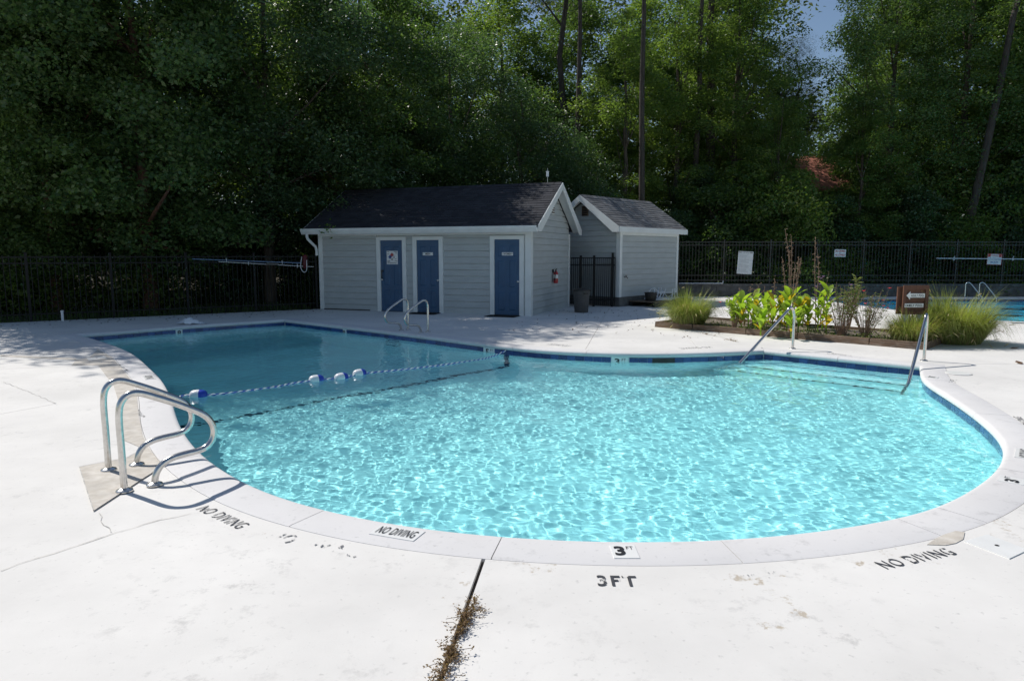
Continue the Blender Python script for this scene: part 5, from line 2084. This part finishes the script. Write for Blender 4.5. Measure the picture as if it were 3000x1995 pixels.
# white pole hung on the far fence
a, b_ = on_plane(2744, 757, (0, 26.78, 0), Vector((0, 1, 0))), on_plane(3060, 760, (0, 26.78, 0), Vector((0, 1, 0)))
t = thing('rescue_pole', 'long white pole hung across the far fence behind the lifeguard sign', 'pole', (a.x, 26.795, a.z))
mb = MB()
mb.tube([(0, 0, 0), (b_.x - a.x, 0, b_.z - a.z)], 0.016, 8)
mb.obj('tube', MT['white_plastic'], t, smooth=50)
for x in (0.70, 3.0):
    mb = MB()
    mb.tube([(x, -0.02, 0.08), (x - 0.06, -0.025, -0.03), (x - 0.05, -0.02, -0.08), (x + 0.01, -0.02, -0.06)], 0.012, 6)
    mb.obj('hook', MT['white_plastic'], t)

# ---- things along the left fence
fl_n = Vector((fdir.y, -fdir.x, 0))
if fl_n.y > 0:
    fl_n = -fl_n
def on_left_fence(px, py, off=0.06):
    p0 = Vector((*FENCE_A, 0)) + fl_n * off
    return on_plane(px, py, p0, fl_n)
for (pa, pb, lb, mt, r) in [((562, 759), (880, 771), 'shiny bluish pole, upper one of two hung on the dark left fence', MT['pole_blue'], 0.017), ((640, 767), (918, 782), 'pale aluminium pole, lower one of two hung on the dark left fence', MT['steel2'], 0.013)]:
    a, b_ = on_left_fence(*pa), on_left_fence(*pb)
    t = thing('skimmer_pole', lb, 'pole', a, 0, 'poles hung on the left fence')
    mb = MB()
    mb.tube([(0, 0, 0), tuple((b_ - a) * 0.55), tuple(b_ - a)], r, 8)
    mb.obj('tube', mt, t, smooth=50)
    for f in (0.3, 0.82):
        c = (b_ - a) * f
        mb = MB()
        mb.tube([tuple(c + Vector((0, 0, 0.06))), tuple(c - fl_n * -0.02 + Vector((0, 0, -0.03))), tuple(c + Vector((0, 0, -0.05)))], 0.008, 5)
        mb.obj('hook', MT['white_plastic'], t)
a = on_left_fence(797, 773)
t = thing('pole_brush', 'pale brush head on the poles on the dark left fence', 'brush', a)
mb = MB()
d3 = Vector((-fdir.x, -fdir.y, 0))
mb.hexa([tuple(q) for q in [d3 * -0.16 + Vector((0, 0, -0.03)), d3 * 0.16 + Vector((0, 0, -0.045)), d3 * 0.16 + fl_n * 0.05 + Vector((0, 0, -0.045)), d3 * -0.16 + fl_n * 0.05 + Vector((0, 0, -0.03)),
                            d3 * -0.16 + Vector((0, 0, 0.03)), d3 * 0.16 + Vector((0, 0, 0.015)), d3 * 0.16 + fl_n * 0.05 + Vector((0, 0, 0.015)), d3 * -0.16 + fl_n * 0.05 + Vector((0, 0, 0.03))]])
mb.obj('head', MT['grey_plastic'], t)
a = on_left_fence(893, 752)
t = thing('rescue_tube', 'dark red rescue tube with a hanging strap at the end of the left fence', 'rescue tube', a)
mb = MB()
mb.tube([(0, 0, 0.06), (0, 0, 0.03), (0.0, 0, -0.05), (0, 0, -0.22), (0, 0, -0.34), (0, 0, -0.36)], [0.02, 0.065, 0.075, 0.075, 0.06, 0.02], 10)
mb.obj('foam', MT['maroon'], t, smooth=60)
mb = MB()
mb.tube(spline([(-0.07, -0.07, 0.0), (-0.11, -0.08, -0.3), (-0.03, -0.09, -0.45), (0.06, -0.08, -0.40), (0.07, -0.07, -0.1)], 4), 0.010, 5)
mb.obj('strap', MT['white_plastic'], t)
p = G(184, 940)
t = thing('pipe_stub', 'short white pipe standing at the foot of the left fence', 'pipe', p)
mb = MB()
mb.lathe([(0.03, -0.02), (0.03, 0.22), (0.036, 0.222), (0.036, 0.26), (0.001, 0.262)], 10)
mb.obj('tube', MT['white_plastic'], t, smooth=40)
p = G(562, 950)
t = thing('plastic_cover', 'crumpled whitish plastic cover lying on the deck behind the deep end', 'plastic cover', p, 0.1)
rng = np.random.default_rng(12)
X, Y = np.meshgrid(np.linspace(-0.32, 0.32, 15), np.linspace(-0.14, 0.14, 8))
Z = 0.01 + 0.15 * np.exp(-((X + 0.06) ** 2 / 0.05 + Y ** 2 / 0.012)) + rng.normal(0, 0.018, X.shape) * (np.abs(X) < 0.3)
Z = np.clip(Z, 0.006, None)
ny, nx = X.shape
idx = np.arange(nx * ny).reshape(ny, nx)
F = np.stack([idx[:-1, :-1], idx[:-1, 1:], idx[1:, 1:], idx[1:, :-1]], -1).reshape(-1, 4)
put('sheet', np_mesh('sheet', np.stack([X, Y, Z], -1).reshape(-1, 3), F, MT['white_plastic'], True), t)

# ---- rubbish bin, bucket, platform and broken loungers by the shed
p = G(1703, 915)
t = thing('trash_bin', 'round grey trash bin with a lid in front of the gate', 'bin', (p.x, p.y, 0), 0.4)
mb = MB()
mb.lathe([(0.185, 0.0), (0.195, 0.02), (0.225, 0.50), (0.228, 0.52), (0.24, 0.525), (0.242, 0.56), (0.235, 0.60)], 24)
mb.obj('body', MT['grey_plastic'], t, smooth=40)
mb = MB()
mb.lathe([(0.25, 0.60), (0.252, 0.63), (0.245, 0.645), (0.20, 0.665), (0.10, 0.685), (0.001, 0.69)], 24)
mb.obj('lid', MT['dark_plastic'], t, smooth=40)
mb = MB()
mb.bbox((-0.06, -0.27, 0.53), (0.06, -0.235, 0.57))
mb.obj('handle', MT['dark_plastic'], t)
PLY = 21.0
pa_ = frame2(0.50, -1.02)
pl = thing('wooden_platform', 'low dark wooden platform along the shed wall', 'platform', (pa_.x, pa_.y, 0), PI / 2 - SA)
for k in range(6):
    mb = MB()
    mb.bbox((0.0, 0.02 + k * 0.158, 0.145), (2.35, 0.02 + k * 0.158 + 0.145, 0.175))
    mb.obj('plank', MT['timber'], pl)
for y in (0.03, 0.86):
    mb = MB()
    mb.bbox((0.01, y, 0.0), (2.34, y + 0.08, 0.1445))
    mb.obj('beam', MT['dark_plastic'], pl)
pb_ = frame2(0.86, -0.62, 0.175)
t = thing('bucket', 'dark round plant tub standing on the wooden platform', 'tub', pb_)
mb = MB()
mb.lathe([(0.15, 0.0), (0.165, 0.02), (0.19, 0.24), (0.20, 0.245), (0.20, 0.27), (0.185, 0.27), (0.17, 0.18), (0.001, 0.17)], 20)
mb.obj('tub', MT['dark_plastic'], t, smooth=40)
def broken_chair(label, loc, rz, seed):
    t = thing('broken_chair', label, 'chair', loc, rz, 'broken white chairs on the platform')
    mb = MB()
    r = 0.016
    mb.tube([(-0.35, -0.28, 0.02), (0.32, -0.28, 0.02), (0.32, 0.28, 0.02), (-0.35, 0.28, 0.02), (-0.35, -0.28, 0.02)], r, 6)
    mb.tube([(-0.35, -0.28, 0.02), (-0.30, -0.26, 0.36)], r, 6)
    mb.tube([(0.32, -0.28, 0.02), (0.36, -0.26, 0.36)], r, 6)
    mb.tube([(-0.35, 0.28, 0.02), (-0.12, 0.28, 0.34), (0.02, 0.28, 0.36), (0.14, 0.28, 0.26)], r, 6)
    mb.tube([(-0.30, -0.26, 0.26), (0.36, -0.26, 0.24)], r * 0.7, 6)
    mb.tube([(-0.28, -0.24, 0.20), (0.0, 0.0, 0.05), (0.30, 0.22, 0.26)], r * 0.8, 6)
    mb.tube([(0.30, 0.28, 0.02), (0.42, 0.27, 0.34)], r, 6)
    mb.obj('frame', MT['white_plastic'], t, smooth=50)
    mb = MB()
    for k in range(9):
        x = -0.32 + k * 0.072
        mb.hexa([(x, -0.28, 0.034), (x + 0.05, -0.28, 0.034), (x + 0.05, 0.28, 0.034), (x, 0.28, 0.034), (x, -0.28, 0.042), (x + 0.05, -0.28, 0.042), (x + 0.05, 0.28, 0.042), (x, 0.28, 0.042)])
    mb.obj('webbing', MT['white_plastic'], t)
broken_chair('broken white chair frame lying upside down beside the dark tub', frame2(1.45, -0.55, 0.175), PI / 2 - SA - 0.5, 1)
broken_chair('broken white chair frame at the far end of the platform', frame2(2.1, -0.50, 0.175), PI / 2 - SA + 0.4, 2)

# vine sprig on the gutter
t = thing('vine_sprig', 'small green vine sprig hanging over the restroom gutter', 'vine', on_plane(966, 668, frame1(0, -OV1 - 0.12), v1))
rng = np.random.default_rng(3)
pos = rng.normal(0, 1, (26, 3)) * np.array([0.10, 0.04, 0.13])
V, F = leaf_quads(pos, rng.uniform(0.08, 0.13, 26), rng, up=0.3, width=0.8)
put('leaves', np_mesh('leaves', V, F, LF['c']), t)
mb = MB()
mb.tube([(0.02, 0.12, 0.1), (0.0, 0.03, 0.02), (0.02, -0.02, -0.12)], 0.005, 5)
mb.obj('stem', LF['stem'], t)

# dried weeds in the deck joint, fallen leaves
def weeds(label, a, b_, n, seed, size=0.031):
    rng = np.random.default_rng(seed)
    A, B = G(*a), G(*b_)
    t = thing('dry_weed', label, 'weeds', A, 0, 'dried weeds in the deck joints')
    P = []
    st = MB()
    for i in range(n):
        f = float(np.clip(rng.normal(0.25, 0.13) if rng.random() < 0.55 else rng.normal(0.75, 0.14), -0.05, 1.05))
        c = (B - A) * f
        ang = rng.random() * 2 * PI if rng.random() < 0.78 else math.atan2((B - A).y, (B - A).x) + rng.normal(0, 0.4)
        L = size * (0.3 + 3.4 * rng.random() ** 2.2)
        e = c + Vector((math.cos(ang) * L, math.sin(ang) * L, 0.008 + rng.random() * 0.03))
        st.tube([tuple(c), tuple(c.lerp(e, 0.5) + Vector((0, 0, 0.015))), tuple(e)], 0.0012, 3, caps=False)
        for k in range(11):
            q = c.lerp(e, rng.uniform(0.2, 1.05)) + Vector(rng.normal(0, 0.008, 3))
            q.z = max(0.005, q.z + 0.006)
            P.append(tuple(q))
    st.obj('stems', LF['weed'], t, kind='stuff')
    P = np.array(P)
    V, F = leaf_quads(P, rng.uniform(0.006, 0.017, len(P)), rng, up=0.4, droop=0)
    put('leaves', np_mesh('leaves', V, F, LF['weed']), t, kind='stuff')
weeds('dried brown weed clump in the middle of the central deck joint', (1373, 1800), (1345, 1872), 52, 1)
weeds('dried brown weed clump lower down the central deck joint', (1334, 1895), (1290, 1994), 62, 2)
weeds('thin wisps of dry weed high in the central deck joint', (1395, 1765), (1372, 1812), 14, 3, 0.02)
weeds('dry grass tuft in the crack left of the planting bed', (2060, 978), (2100, 986), 14, 4, 0.05)
weeds('dry grass tuft in the crack nearer the shallow end', (2130, 996), (2160, 1002), 16, 5, 0.05)
weeds('dry weeds in the joint near the adult pool', (2900, 955), (2950, 980), 20, 6, 0.04)
lm = MB()
lm.add([(-0.06, 0, 0.004), (0, -0.035, 0.012), (0.06, 0.0, 0.02), (0.0, 0.035, 0.015)], [(0, 1, 2, 3)])
leaf_me = lm.data('fallen_leaf', LF['litter'])
i = 0
for (px, py, s, lb) in [(2972, 1022, 1.5, 'brown fallen leaf on the sunny deck near the right edge'), (2985, 1065, 1.6, 'brown fallen leaf on the sunny deck, the nearer of two at the right edge')]:
    o = put('fallen_leaf', leaf_me, None, None, G(px, py), (0, 0, i * 1.3), (s, s, s))
    tag(o, lb, 'leaf', 'fallen leaves on the deck')
    i += 1
rng = np.random.default_rng(50)
pos = []
for _ in range(420):
    k = rng.random()
    if k < 0.55:
        f = rng.random() ** 1.0 * 9
        q = Vector((*(FENCE_A + fdir * f), 0)) + fl_n * abs(rng.normal(0, 0.9))
    else:
        q = frame1(rng.uniform(0.3, 5), rng.uniform(-3.5, 3.0))
    if inside(POOL.off(0.1)[::3], np.array(q.x), np.array(q.y)):
        continue
    pos.append((q.x, q.y, 0.006 + rng.random() * 0.01))
V, F = leaf_quads(np.array(pos), rng.uniform(0.03, 0.08, len(pos)), rng, up=0.9, droop=0)
tag(put('leaf_litter', np_mesh('leaf_litter', V, F, LF['litter'])), 'scattered fallen leaves on the shaded deck', 'leaves', None, 'stuff')

# ------------------------------------------------------------------ trees
def crown_data(name, seed, H, base, R, n, leaf, clumps, csig, mat, prof='round', width=0.55):
    rng = np.random.default_rng(seed)
    t = rng.random(clumps * 4)
    if prof == 'round':
        rad = np.sin(PI * np.clip(t, 0, 1) ** 0.75) ** 0.6
    elif prof == 'cone':
        rad = (1 - t) ** 0.7 * (0.55 + 0.45 * np.sin(np.clip(t * 5, 0, PI / 2)))
    elif prof == 'bush':
        rad = np.sqrt(np.clip(1 - t ** 2.2, 0, 1))
    else:
        rad = np.ones_like(t) * (1 - 0.6 * t ** 2)
    keep = rng.random(len(t)) < np.clip(rad, 0.15, 1)
    t, rad = t[keep][:clumps], rad[keep][:clumps]
    k = len(t)
    th = rng.random(k) * 2 * PI
    ph = rng.random(3) * 6
    lob = 1 + 0.22 * np.sin(2 * th + ph[0] + t * 5) + 0.15 * np.sin(5 * th + ph[1] - t * 9)
    q = np.sqrt(rng.uniform(0.12, 1.0, k))
    r = R * rad * lob * q
    C = np.stack([r * np.cos(th), r * np.sin(th), base + t * (H - base)], 1)
    sz = csig * rng.uniform(0.6, 1.35, k)
    w = sz ** 2
    own = rng.choice(k, n, p=w / w.sum())
    d = rng.normal(0, 1, (n, 3))
    d /= np.linalg.norm(d, axis=1, keepdims=True)
    d *= (rng.random(n) ** 0.45)[:, None]
    pos = C[own] + d * sz[own][:, None] * np.array([1.25, 1.25, 0.62])
    hang = np.hypot(d[:, 0], d[:, 1])
    pos[:, 2] -= hang ** 2 * sz[own] * 0.35
    V, F = leaf_quads(pos, leaf * rng.uniform(0.6, 1.35, n), rng, width=width, up=0.55, droop=0.4)
    me = np_mesh(name, V, F, mat)
    return me, C

def trunk_data(name, seed, H, r0, C, mat, limbs=12, lean=0.0, ivy=False):
    rnd = random.Random(seed)
    mb = MB()
    pts = []
    for i in range(9):
        f = i / 8
        pts.append(Vector((lean * f * H + rnd.uniform(-1, 1) * (0.24 if H < 20 else 0.45) * f, rnd.uniform(-1, 1) * (0.24 if H < 20 else 0.45) * f, H * f * 0.92 - (0.3 if i == 0 else 0))))
    mb.tube(pts, [r0 * (1.25 if i == 0 else 1 - 0.85 * (i / 8) ** 1.1) for i in range(9)], 9)
    if C is not None and len(C):
        for j in range(limbs):
            c = Vector(C[rnd.randrange(len(C))])
            z = max(H * 0.12, c.z * (rnd.uniform(0.55, 0.85) if H < 20 else rnd.uniform(0.90, 0.97)))
            i = min(7, max(0, int(z / (H * 0.92) * 8)))
            a = pts[i].lerp(pts[i + 1], 0.5)
            m = a.lerp(c, 0.5) + Vector((rnd.uniform(-.2, .2), rnd.uniform(-.2, .2), -0.15))
            rr = r0 * (0.42 - 0.28 * z / H)
            mb.tube([a, m, c], [rr, rr * 0.6, rr * 0.2], 6, caps=False)
    return mb.data(name, mat, smooth=60)

TREES = {}
def kind(key, seed, H, base, R, n, leaf, clumps, csig, mat, r0, prof='round', bark='bark', limbs=14, width=0.55):
    cme, C = crown_data('crown', seed, H, base, R, n, leaf, clumps, csig, mat, prof, width)
    tme = trunk_data('trunk', seed + 1, H, r0, C, MT[bark], limbs)
    TREES[key] = (cme, tme, H)
kind('near', 101, 12.0, 1.2, 3.9, 84000, 0.118, 210, 0.68, LF['a'], 0.19, bark='bark_red', width=0.62)
kind('near2', 102, 12.0, 1.6, 3.7, 68000, 0.11, 200, 0.68, LF['b'], 0.18, bark='bark', width=0.5)
kind('tall', 103, 16.0, 3.5, 3.7, 70000, 0.135, 230, 0.74, LF['a'], 0.24)
kind('tall2', 104, 16.0, 2.5, 3.4, 64000, 0.13, 220, 0.70, LF['c'], 0.22)
kind('slim', 105, 14.0, 1.5, 2.5, 34000, 0.12, 120, 0.58, LF['c'], 0.17)
kind('round', 106, 9.0, 0.8, 3.2, 52000, 0.115, 170, 0.75, LF['b'], 0.15, width=0.38)
kind('pine', 107, 22.0, 12.5, 3.2, 36000, 0.16, 120, 0.8, LF['pine'], 0.22, 'cone', bark='bark_dark', limbs=20, width=0.10)
kind('shrub', 108, 3.4, 0.1, 1.7, 17000, 0.105, 80, 0.5, LF['a'], 0.05, 'bush', limbs=8)
kind('shrub2', 109, 3.0, 0.05, 1.9, 16000, 0.10, 80, 0.5, LF['c'], 0.05, 'bush', limbs=8)
kind('vine', 110, 5.2, 0.1, 1.6, 20000, 0.115, 100, 0.5, LF['b'], 0.06, 'bush', limbs=8, width=0.75)

rt = random.Random(2024)
def tree(key, name, label, x, y, h, rs=1.0, group=None, lean=(0, 0), cat='tree', rz=None):
    cme, tme, H = TREES[key]
    t = thing(name, label, cat, (x, y, float(terrain_z(np.array(x), np.array(y))) - 0.02), rt.uniform(0, 6.28) if rz is None else rz, group)
    s = h / H
    t.scale = (s * rs, s * rs, s)
    if lean != (0, 0):
        t.rotation_euler = (lean[0], lean[1], 0)
    put('trunk', tme, t)
    put('crown', cme, t)
    return t

gL, gR, gB = 'trees behind the left fence', 'trees behind the far right fence', 'trees deep in the wood'
tree('near', 'leafy_tree', 'large leafy tree overhanging the left fence at the left edge of the photo', -12.8, 19.2, 11.0, 0.85, gL)
tree('near', 'leafy_tree', 'leafy tree with reddish trunks behind the middle of the left fence', -10.6, 20.0, 14.0, 0.9, gL)
tree('near2', 'leafy_tree', 'dark leafy tree behind the fence between the reddish trunk and the restrooms', -7.9, 22.4, 13.0, 0.95, gL)
tree('near', 'leafy_tree', 'dark leafy tree whose boughs hang over the restroom roof end', -5.3, 25.2, 12.2, 0.95, gL)
tree('tall', 'leafy_tree', 'very tall tree beyond the left edge that shades the deep end', -15.3, 21.2, 18.5, 1.0, gL)
tree('tall2', 'leafy_tree', 'tall tree rising behind the overhanging tree at the left edge', -18.0, 23.5, 15.5, 1.0, gL)
tree('tall', 'leafy_tree', 'tall tree behind the reddish trunks of the left fence', -12.6, 24.6, 13.5, 1.0, gL)
tree('tall2', 'leafy_tree', 'tall tree with lighter foliage behind the left end of the restrooms', -8.6, 28.0, 13.2, 1.0, gL)
tree('near2', 'leafy_tree', 'dense tree behind the middle of the restroom roof', -2.3, 27.8, 10.8, 1.05, gL)
tree('round', 'evergreen_tree', 'rounded glossy evergreen tree behind the restroom ridge', 0.4, 28.2, 8.4, 1.05, gL)
tree('round', 'evergreen_tree', 'low rounded evergreen behind the gap between the two buildings', 2.9, 29.6, 6.6, 0.95, gL)
tree('slim', 'leafy_tree', 'slim sunlit tree above the ridge of the pump shed', 5.0, 31.2, 12.0, 1.0, gR)
tree('pine', 'pine_tree', 'straight bare pine trunk right of the pump shed ridge', 5.3, 28.4, 24.0, 0.6, gR)
tree('pine', 'pine_tree', 'young pine standing under the gap of blue sky', 15.3, 38.0, 12.6, 1.2, gR)
tree('pine', 'pine_tree', 'young pine just left of the gap of blue sky', 14.1, 37.4, 12.4, 1.25, gR)
tree('pine', 'pine_tree', 'dark pine trunk left of the straight bare trunk', 2.85, 31.2, 24.0, 0.65, gR)
tree('slim', 'leafy_tree', 'slim leafy tree right of the straight pine trunk', 7.6, 32.6, 13.0, 1.0, gR)
tree('tall2', 'leafy_tree', 'broad yellowish tree left of the gap of blue sky', 10.5, 33.0, 14.5, 0.95, gR)
tree('slim', 'ivy_tree', 'ivy covered trunk below the red roof left of the sky gap', 11.6, 30.4, 9.0, 0.8, gR)
tree('tall', 'leafy_tree', 'dark tree right of the gap of blue sky', 16.9, 31.4, 14.8, 0.85, gR)
tree('slim', 'leafy_tree', 'sunlit slim tree standing before the dark tree right of the sky gap', 15.1, 30.2, 9.4, 1.0, gR)
tree('tall', 'leafy_tree', 'tall dark tree near the right edge of the photo', 20.6, 32.2, 16.0, 1.0, gR)
tree('tall2', 'leafy_tree', 'dark tree at the right edge behind the leaning trunk', 24.4, 31.5, 16.0, 1.0, gR)
tree('pine', 'pine_tree', 'leaning bare trunk near the right edge of the photo', 18.9, 29.4, 25.0, 0.75, gR, lean=(0.0, 0.16))
tree('pine', 'pine_tree', 'tall pine trunk behind the ridge of the restrooms', 2.4, 33.5, 23.0, 0.95, gB)
tree('pine', 'pine_tree', 'tall pine pair, the left trunk, above the shed roof end', 8.4, 32.2, 25.0, 0.65, gB)
tree('pine', 'pine_tree', 'tall pine pair, the right trunk, above the shed roof end', 9.4, 33.2, 26.0, 1.0, gB)
tree('pine', 'pine_tree', 'pine with feathery boughs right of the sky gap', 21.0, 36.5, 20.0, 1.2, gB)
back = [(-24, 28, 14.5, 'tall', 'tall tree deep in the wood at the far left'), (-19.5, 30, 14, 'tall2', 'tall tree deep in the wood, second from the left'), (-14.5, 32.5, 14, 'tall', 'tall tree deep behind the left fence trees'), (-10, 35, 14.5, 'tall2', 'tall sunlit tree deep behind the restrooms, left of centre'),
        (-5, 33.5, 13.5, 'tall', 'tall tree deep behind the restroom roof'), (-0.6, 36, 14.5, 'tall2', 'sunlit tall tree deep behind the restroom ridge'), (3.6, 38, 14.5, 'tall', 'tall tree deep behind the gap between the buildings'), (7.2, 40, 15, 'tall2', 'tall tree deep behind the pump shed'),
        (11.6, 41, 16, 'tall', 'tall tree deep in the wood left of the sky gap'), (12.4, 42, 12.0, 'tall2', 'lower tree under the gap of blue sky'), (23, 39, 18, 'tall', 'tall tree deep in the wood right of the sky gap'), (28, 36, 18, 'tall2', 'tall tree deep in the wood at the far right'), (31, 30, 16, 'tall', 'tall tree outside the right edge of the photo')]
for x, y, h, k, lb in back:
    tree(k, 'leafy_tree', lb, x, y, h, 1.15, gB)

# understorey along the fences
gU = 'shrubs along the fences'
und = []
ordn = ['first', 'second', 'third', 'fourth', 'fifth', 'sixth', 'seventh', 'eighth', 'ninth', 'tenth', 'eleventh', 'twelfth', 'thirteenth']
for i, f in enumerate((1.5, 3.6, 5.6, 7.6, 9.6, 11.4)):
    q = FENCE_A + fdir * f - fl_n.xy * (4.2 + 0.6 * (i % 2))
    und.append((q.x, q.y, 3.4 + 0.5 * (i % 3), ('vine', 'shrub', 'shrub2')[i % 3], 'dark shrub behind the left fence, %s counted from the restrooms' % ordn[i]))
xs = [6.9, 8.7, 10.4, 12.2, 14.0, 15.7, 17.5, 19.4, 21.2, 23.0, 24.8]
for i, x in enumerate(xs):
    und.append((x, 29.5 + 0.5 * (i % 3), (3.6, 4.6, 4.0, 5.0, 4.2)[i % 5], ('vine', 'shrub', 'vine', 'shrub2')[i % 4], 'vine draped shrub behind the far fence, %s counted from the shed' % ordn[i]))
for i, (x, y) in enumerate([(-8.9, 24.6), (-7.2, 24.0), (-5.6, 23.4), (-3.6, 25.6), (-0.8, 26.6), (1.6, 26.4), (4.2, 28.0)]):
    und.append((x, y, (3.2, 3.0, 3.2, 3.0, 3.4, 3.2, 4.2)[i], ('shrub', 'vine', 'shrub', 'shrub2', 'vine', 'shrub', 'vine')[i], 'dark shrub crowded behind the two buildings, %s from the left' % ordn[i]))
for i, (x, y, h) in enumerate([(8.2, 31.4, 5.5), (12.9, 31.6, 5.2), (16.8, 32.8, 6.2), (20.0, 30.9, 6.0), (22.6, 30.2, 6.5), (9.9, 30.4, 5.4)]):
    und.append((x, y, h, ('vine', 'shrub2')[i % 2], 'tall tangle of creepers under the right hand trees, %s of six' % ordn[i]))
for x, y, h, k, lb in und:
    tree(k, 'wild_shrub', lb, x, y, h, 1.0 if h < 5 else 0.8, gU, cat='shrub')

# the wood behind everything, one mass
rng = np.random.default_rng(600)
n = 170000
cl_n = 1900
ang = rng.uniform(-1.25, 1.25, cl_n)
rr_ = rng.uniform(60, 78, cl_n)
cx_, cy_ = np.sin(ang) * rr_, np.cos(ang) * rr_ + 2
zt = terrain_z(cx_, cy_)
gap = np.abs(cx_ / cy_ - 0.44) < 0.05
top = np.where(gap, 13.0, 25.0)
cz_ = zt + rng.random(cl_n) ** 0.9 * top
own = rng.integers(0, cl_n, n)
d = rng.normal(0, 1, (n, 3))
d = d / np.linalg.norm(d, axis=1, keepdims=True) * (rng.random(n) ** 0.45)[:, None] * np.array([2.6, 2.6, 1.7])
V, F = leaf_quads(np.stack([cx_, cy_, cz_], 1)[own] + d, rng.uniform(0.30, 0.55, n), rng, up=0.5)
tag(put('forest', np_mesh('forest', V, F, LF['far'])), 'dense far wood closing the view behind all the trees', 'forest', None, 'stuff')

# red brown roof of a house between the trees
hx, hy = 17.4, 43.0
hz = float(terrain_z(np.array(hx), np.array(hy)))
ridge = on_plane(2310, 458, (0, hy, 0), Vector((0, 1, 0)))
house = thing('house', 'house with a red brown roof half hidden among the trees', 'house', (ridge.x + 0.6, hy, hz), 0.08)
rz_ = ridge.z - hz
ez_ = rz_ - 2.2
mb = MB()
mb.prism([(-4.6, -3.2, -0.3), (-4.6, 3.2, -0.3), (-4.6, 3.2, ez_ + 0.2), (-4.6, 0, rz_ - 0.2), (-4.6, -3.2, ez_ + 0.2)], (9.2, 0, 0))
wall = mb.obj('wall', MT['house_wall'], house)
for x in (-2.6, 0.4, 2.8):
    mb = MB()
    mb.bbox((x, -3.25, ez_ - 1.7), (x + 0.9, -3.19, ez_ - 0.5))
    w_ = mb.obj('window', MT['dark_plastic'], house)
    mb = MB()
    mb.bbox((x - 0.08, -3.27, ez_ - 0.5), (x + 0.98, -3.2, ez_ - 0.4))
    mb.bbox((x - 0.08, -3.27, ez_ - 1.8), (x + 0.98, -3.2, ez_ - 1.7))
    mb.obj('frame', MT['white_paint'], w_)
for sgn in (-1, 1):
    mb = MB()
    up = Vector((0, -sgn * 3.8, rz_ - ez_ + 0.15)).normalized()
    mb.hexa([(-5, sgn * 3.8, ez_ - 0.25), (5, sgn * 3.8, ez_ - 0.25), (5, 0, rz_ - 0.1), (-5, 0, rz_ - 0.1), (-5, sgn * 3.8, ez_ - 0.15), (5, sgn * 3.8, ez_ - 0.15), (5, 0, rz_), (-5, 0, rz_)])
    rf = mb.obj('roof', MT['house_roof'], house)
    if sgn < 0:
        sh = MB()
        nr = Vector((1, 0, 0)).cross(up)
        shingles(sh, Vector((-5, -3.8, ez_ - 0.15)), Vector((1, 0, 0)), up, nr if nr.z > 0 else -nr, 10, 4.35, 0.2, 0.4, 7)
        sh.obj('shingles', MT['house_roof'], rf, kind='stuff')
mb = MB()
mb.bbox((-4.2, -0.3, rz_ - 0.4), (-3.8, 0.1, rz_ + 0.25))
mb.obj('roof_vent', MT['steel2'], house)

# weedy grass outside the left fence
rng = np.random.default_rng(91)
n = 5000
f = rng.uniform(0, 13, n)
o_ = -rng.uniform(0.1, 3.0, n)
bx = FENCE_A.x + fdir.x * f + fl_n.x * o_
by = FENCE_A.y + fdir.y * f + fl_n.y * o_
base = np.stack([bx, by, np.full(n, -0.06)], 1)
a = rng.random(n) * 2 * PI
V, F, _ = blade_strips(base, np.stack([np.cos(a), np.sin(a)], 1) * rng.uniform(0.1, 0.8, n)[:, None], rng.uniform(0.08, 0.3, n), rng.uniform(0.008, 0.016, n), rng, 2)
tag(put('grass', np_mesh('grass', V, F, LF['a'])), 'rough grass growing along the outside of the left fence', 'grass', None, 'stuff')
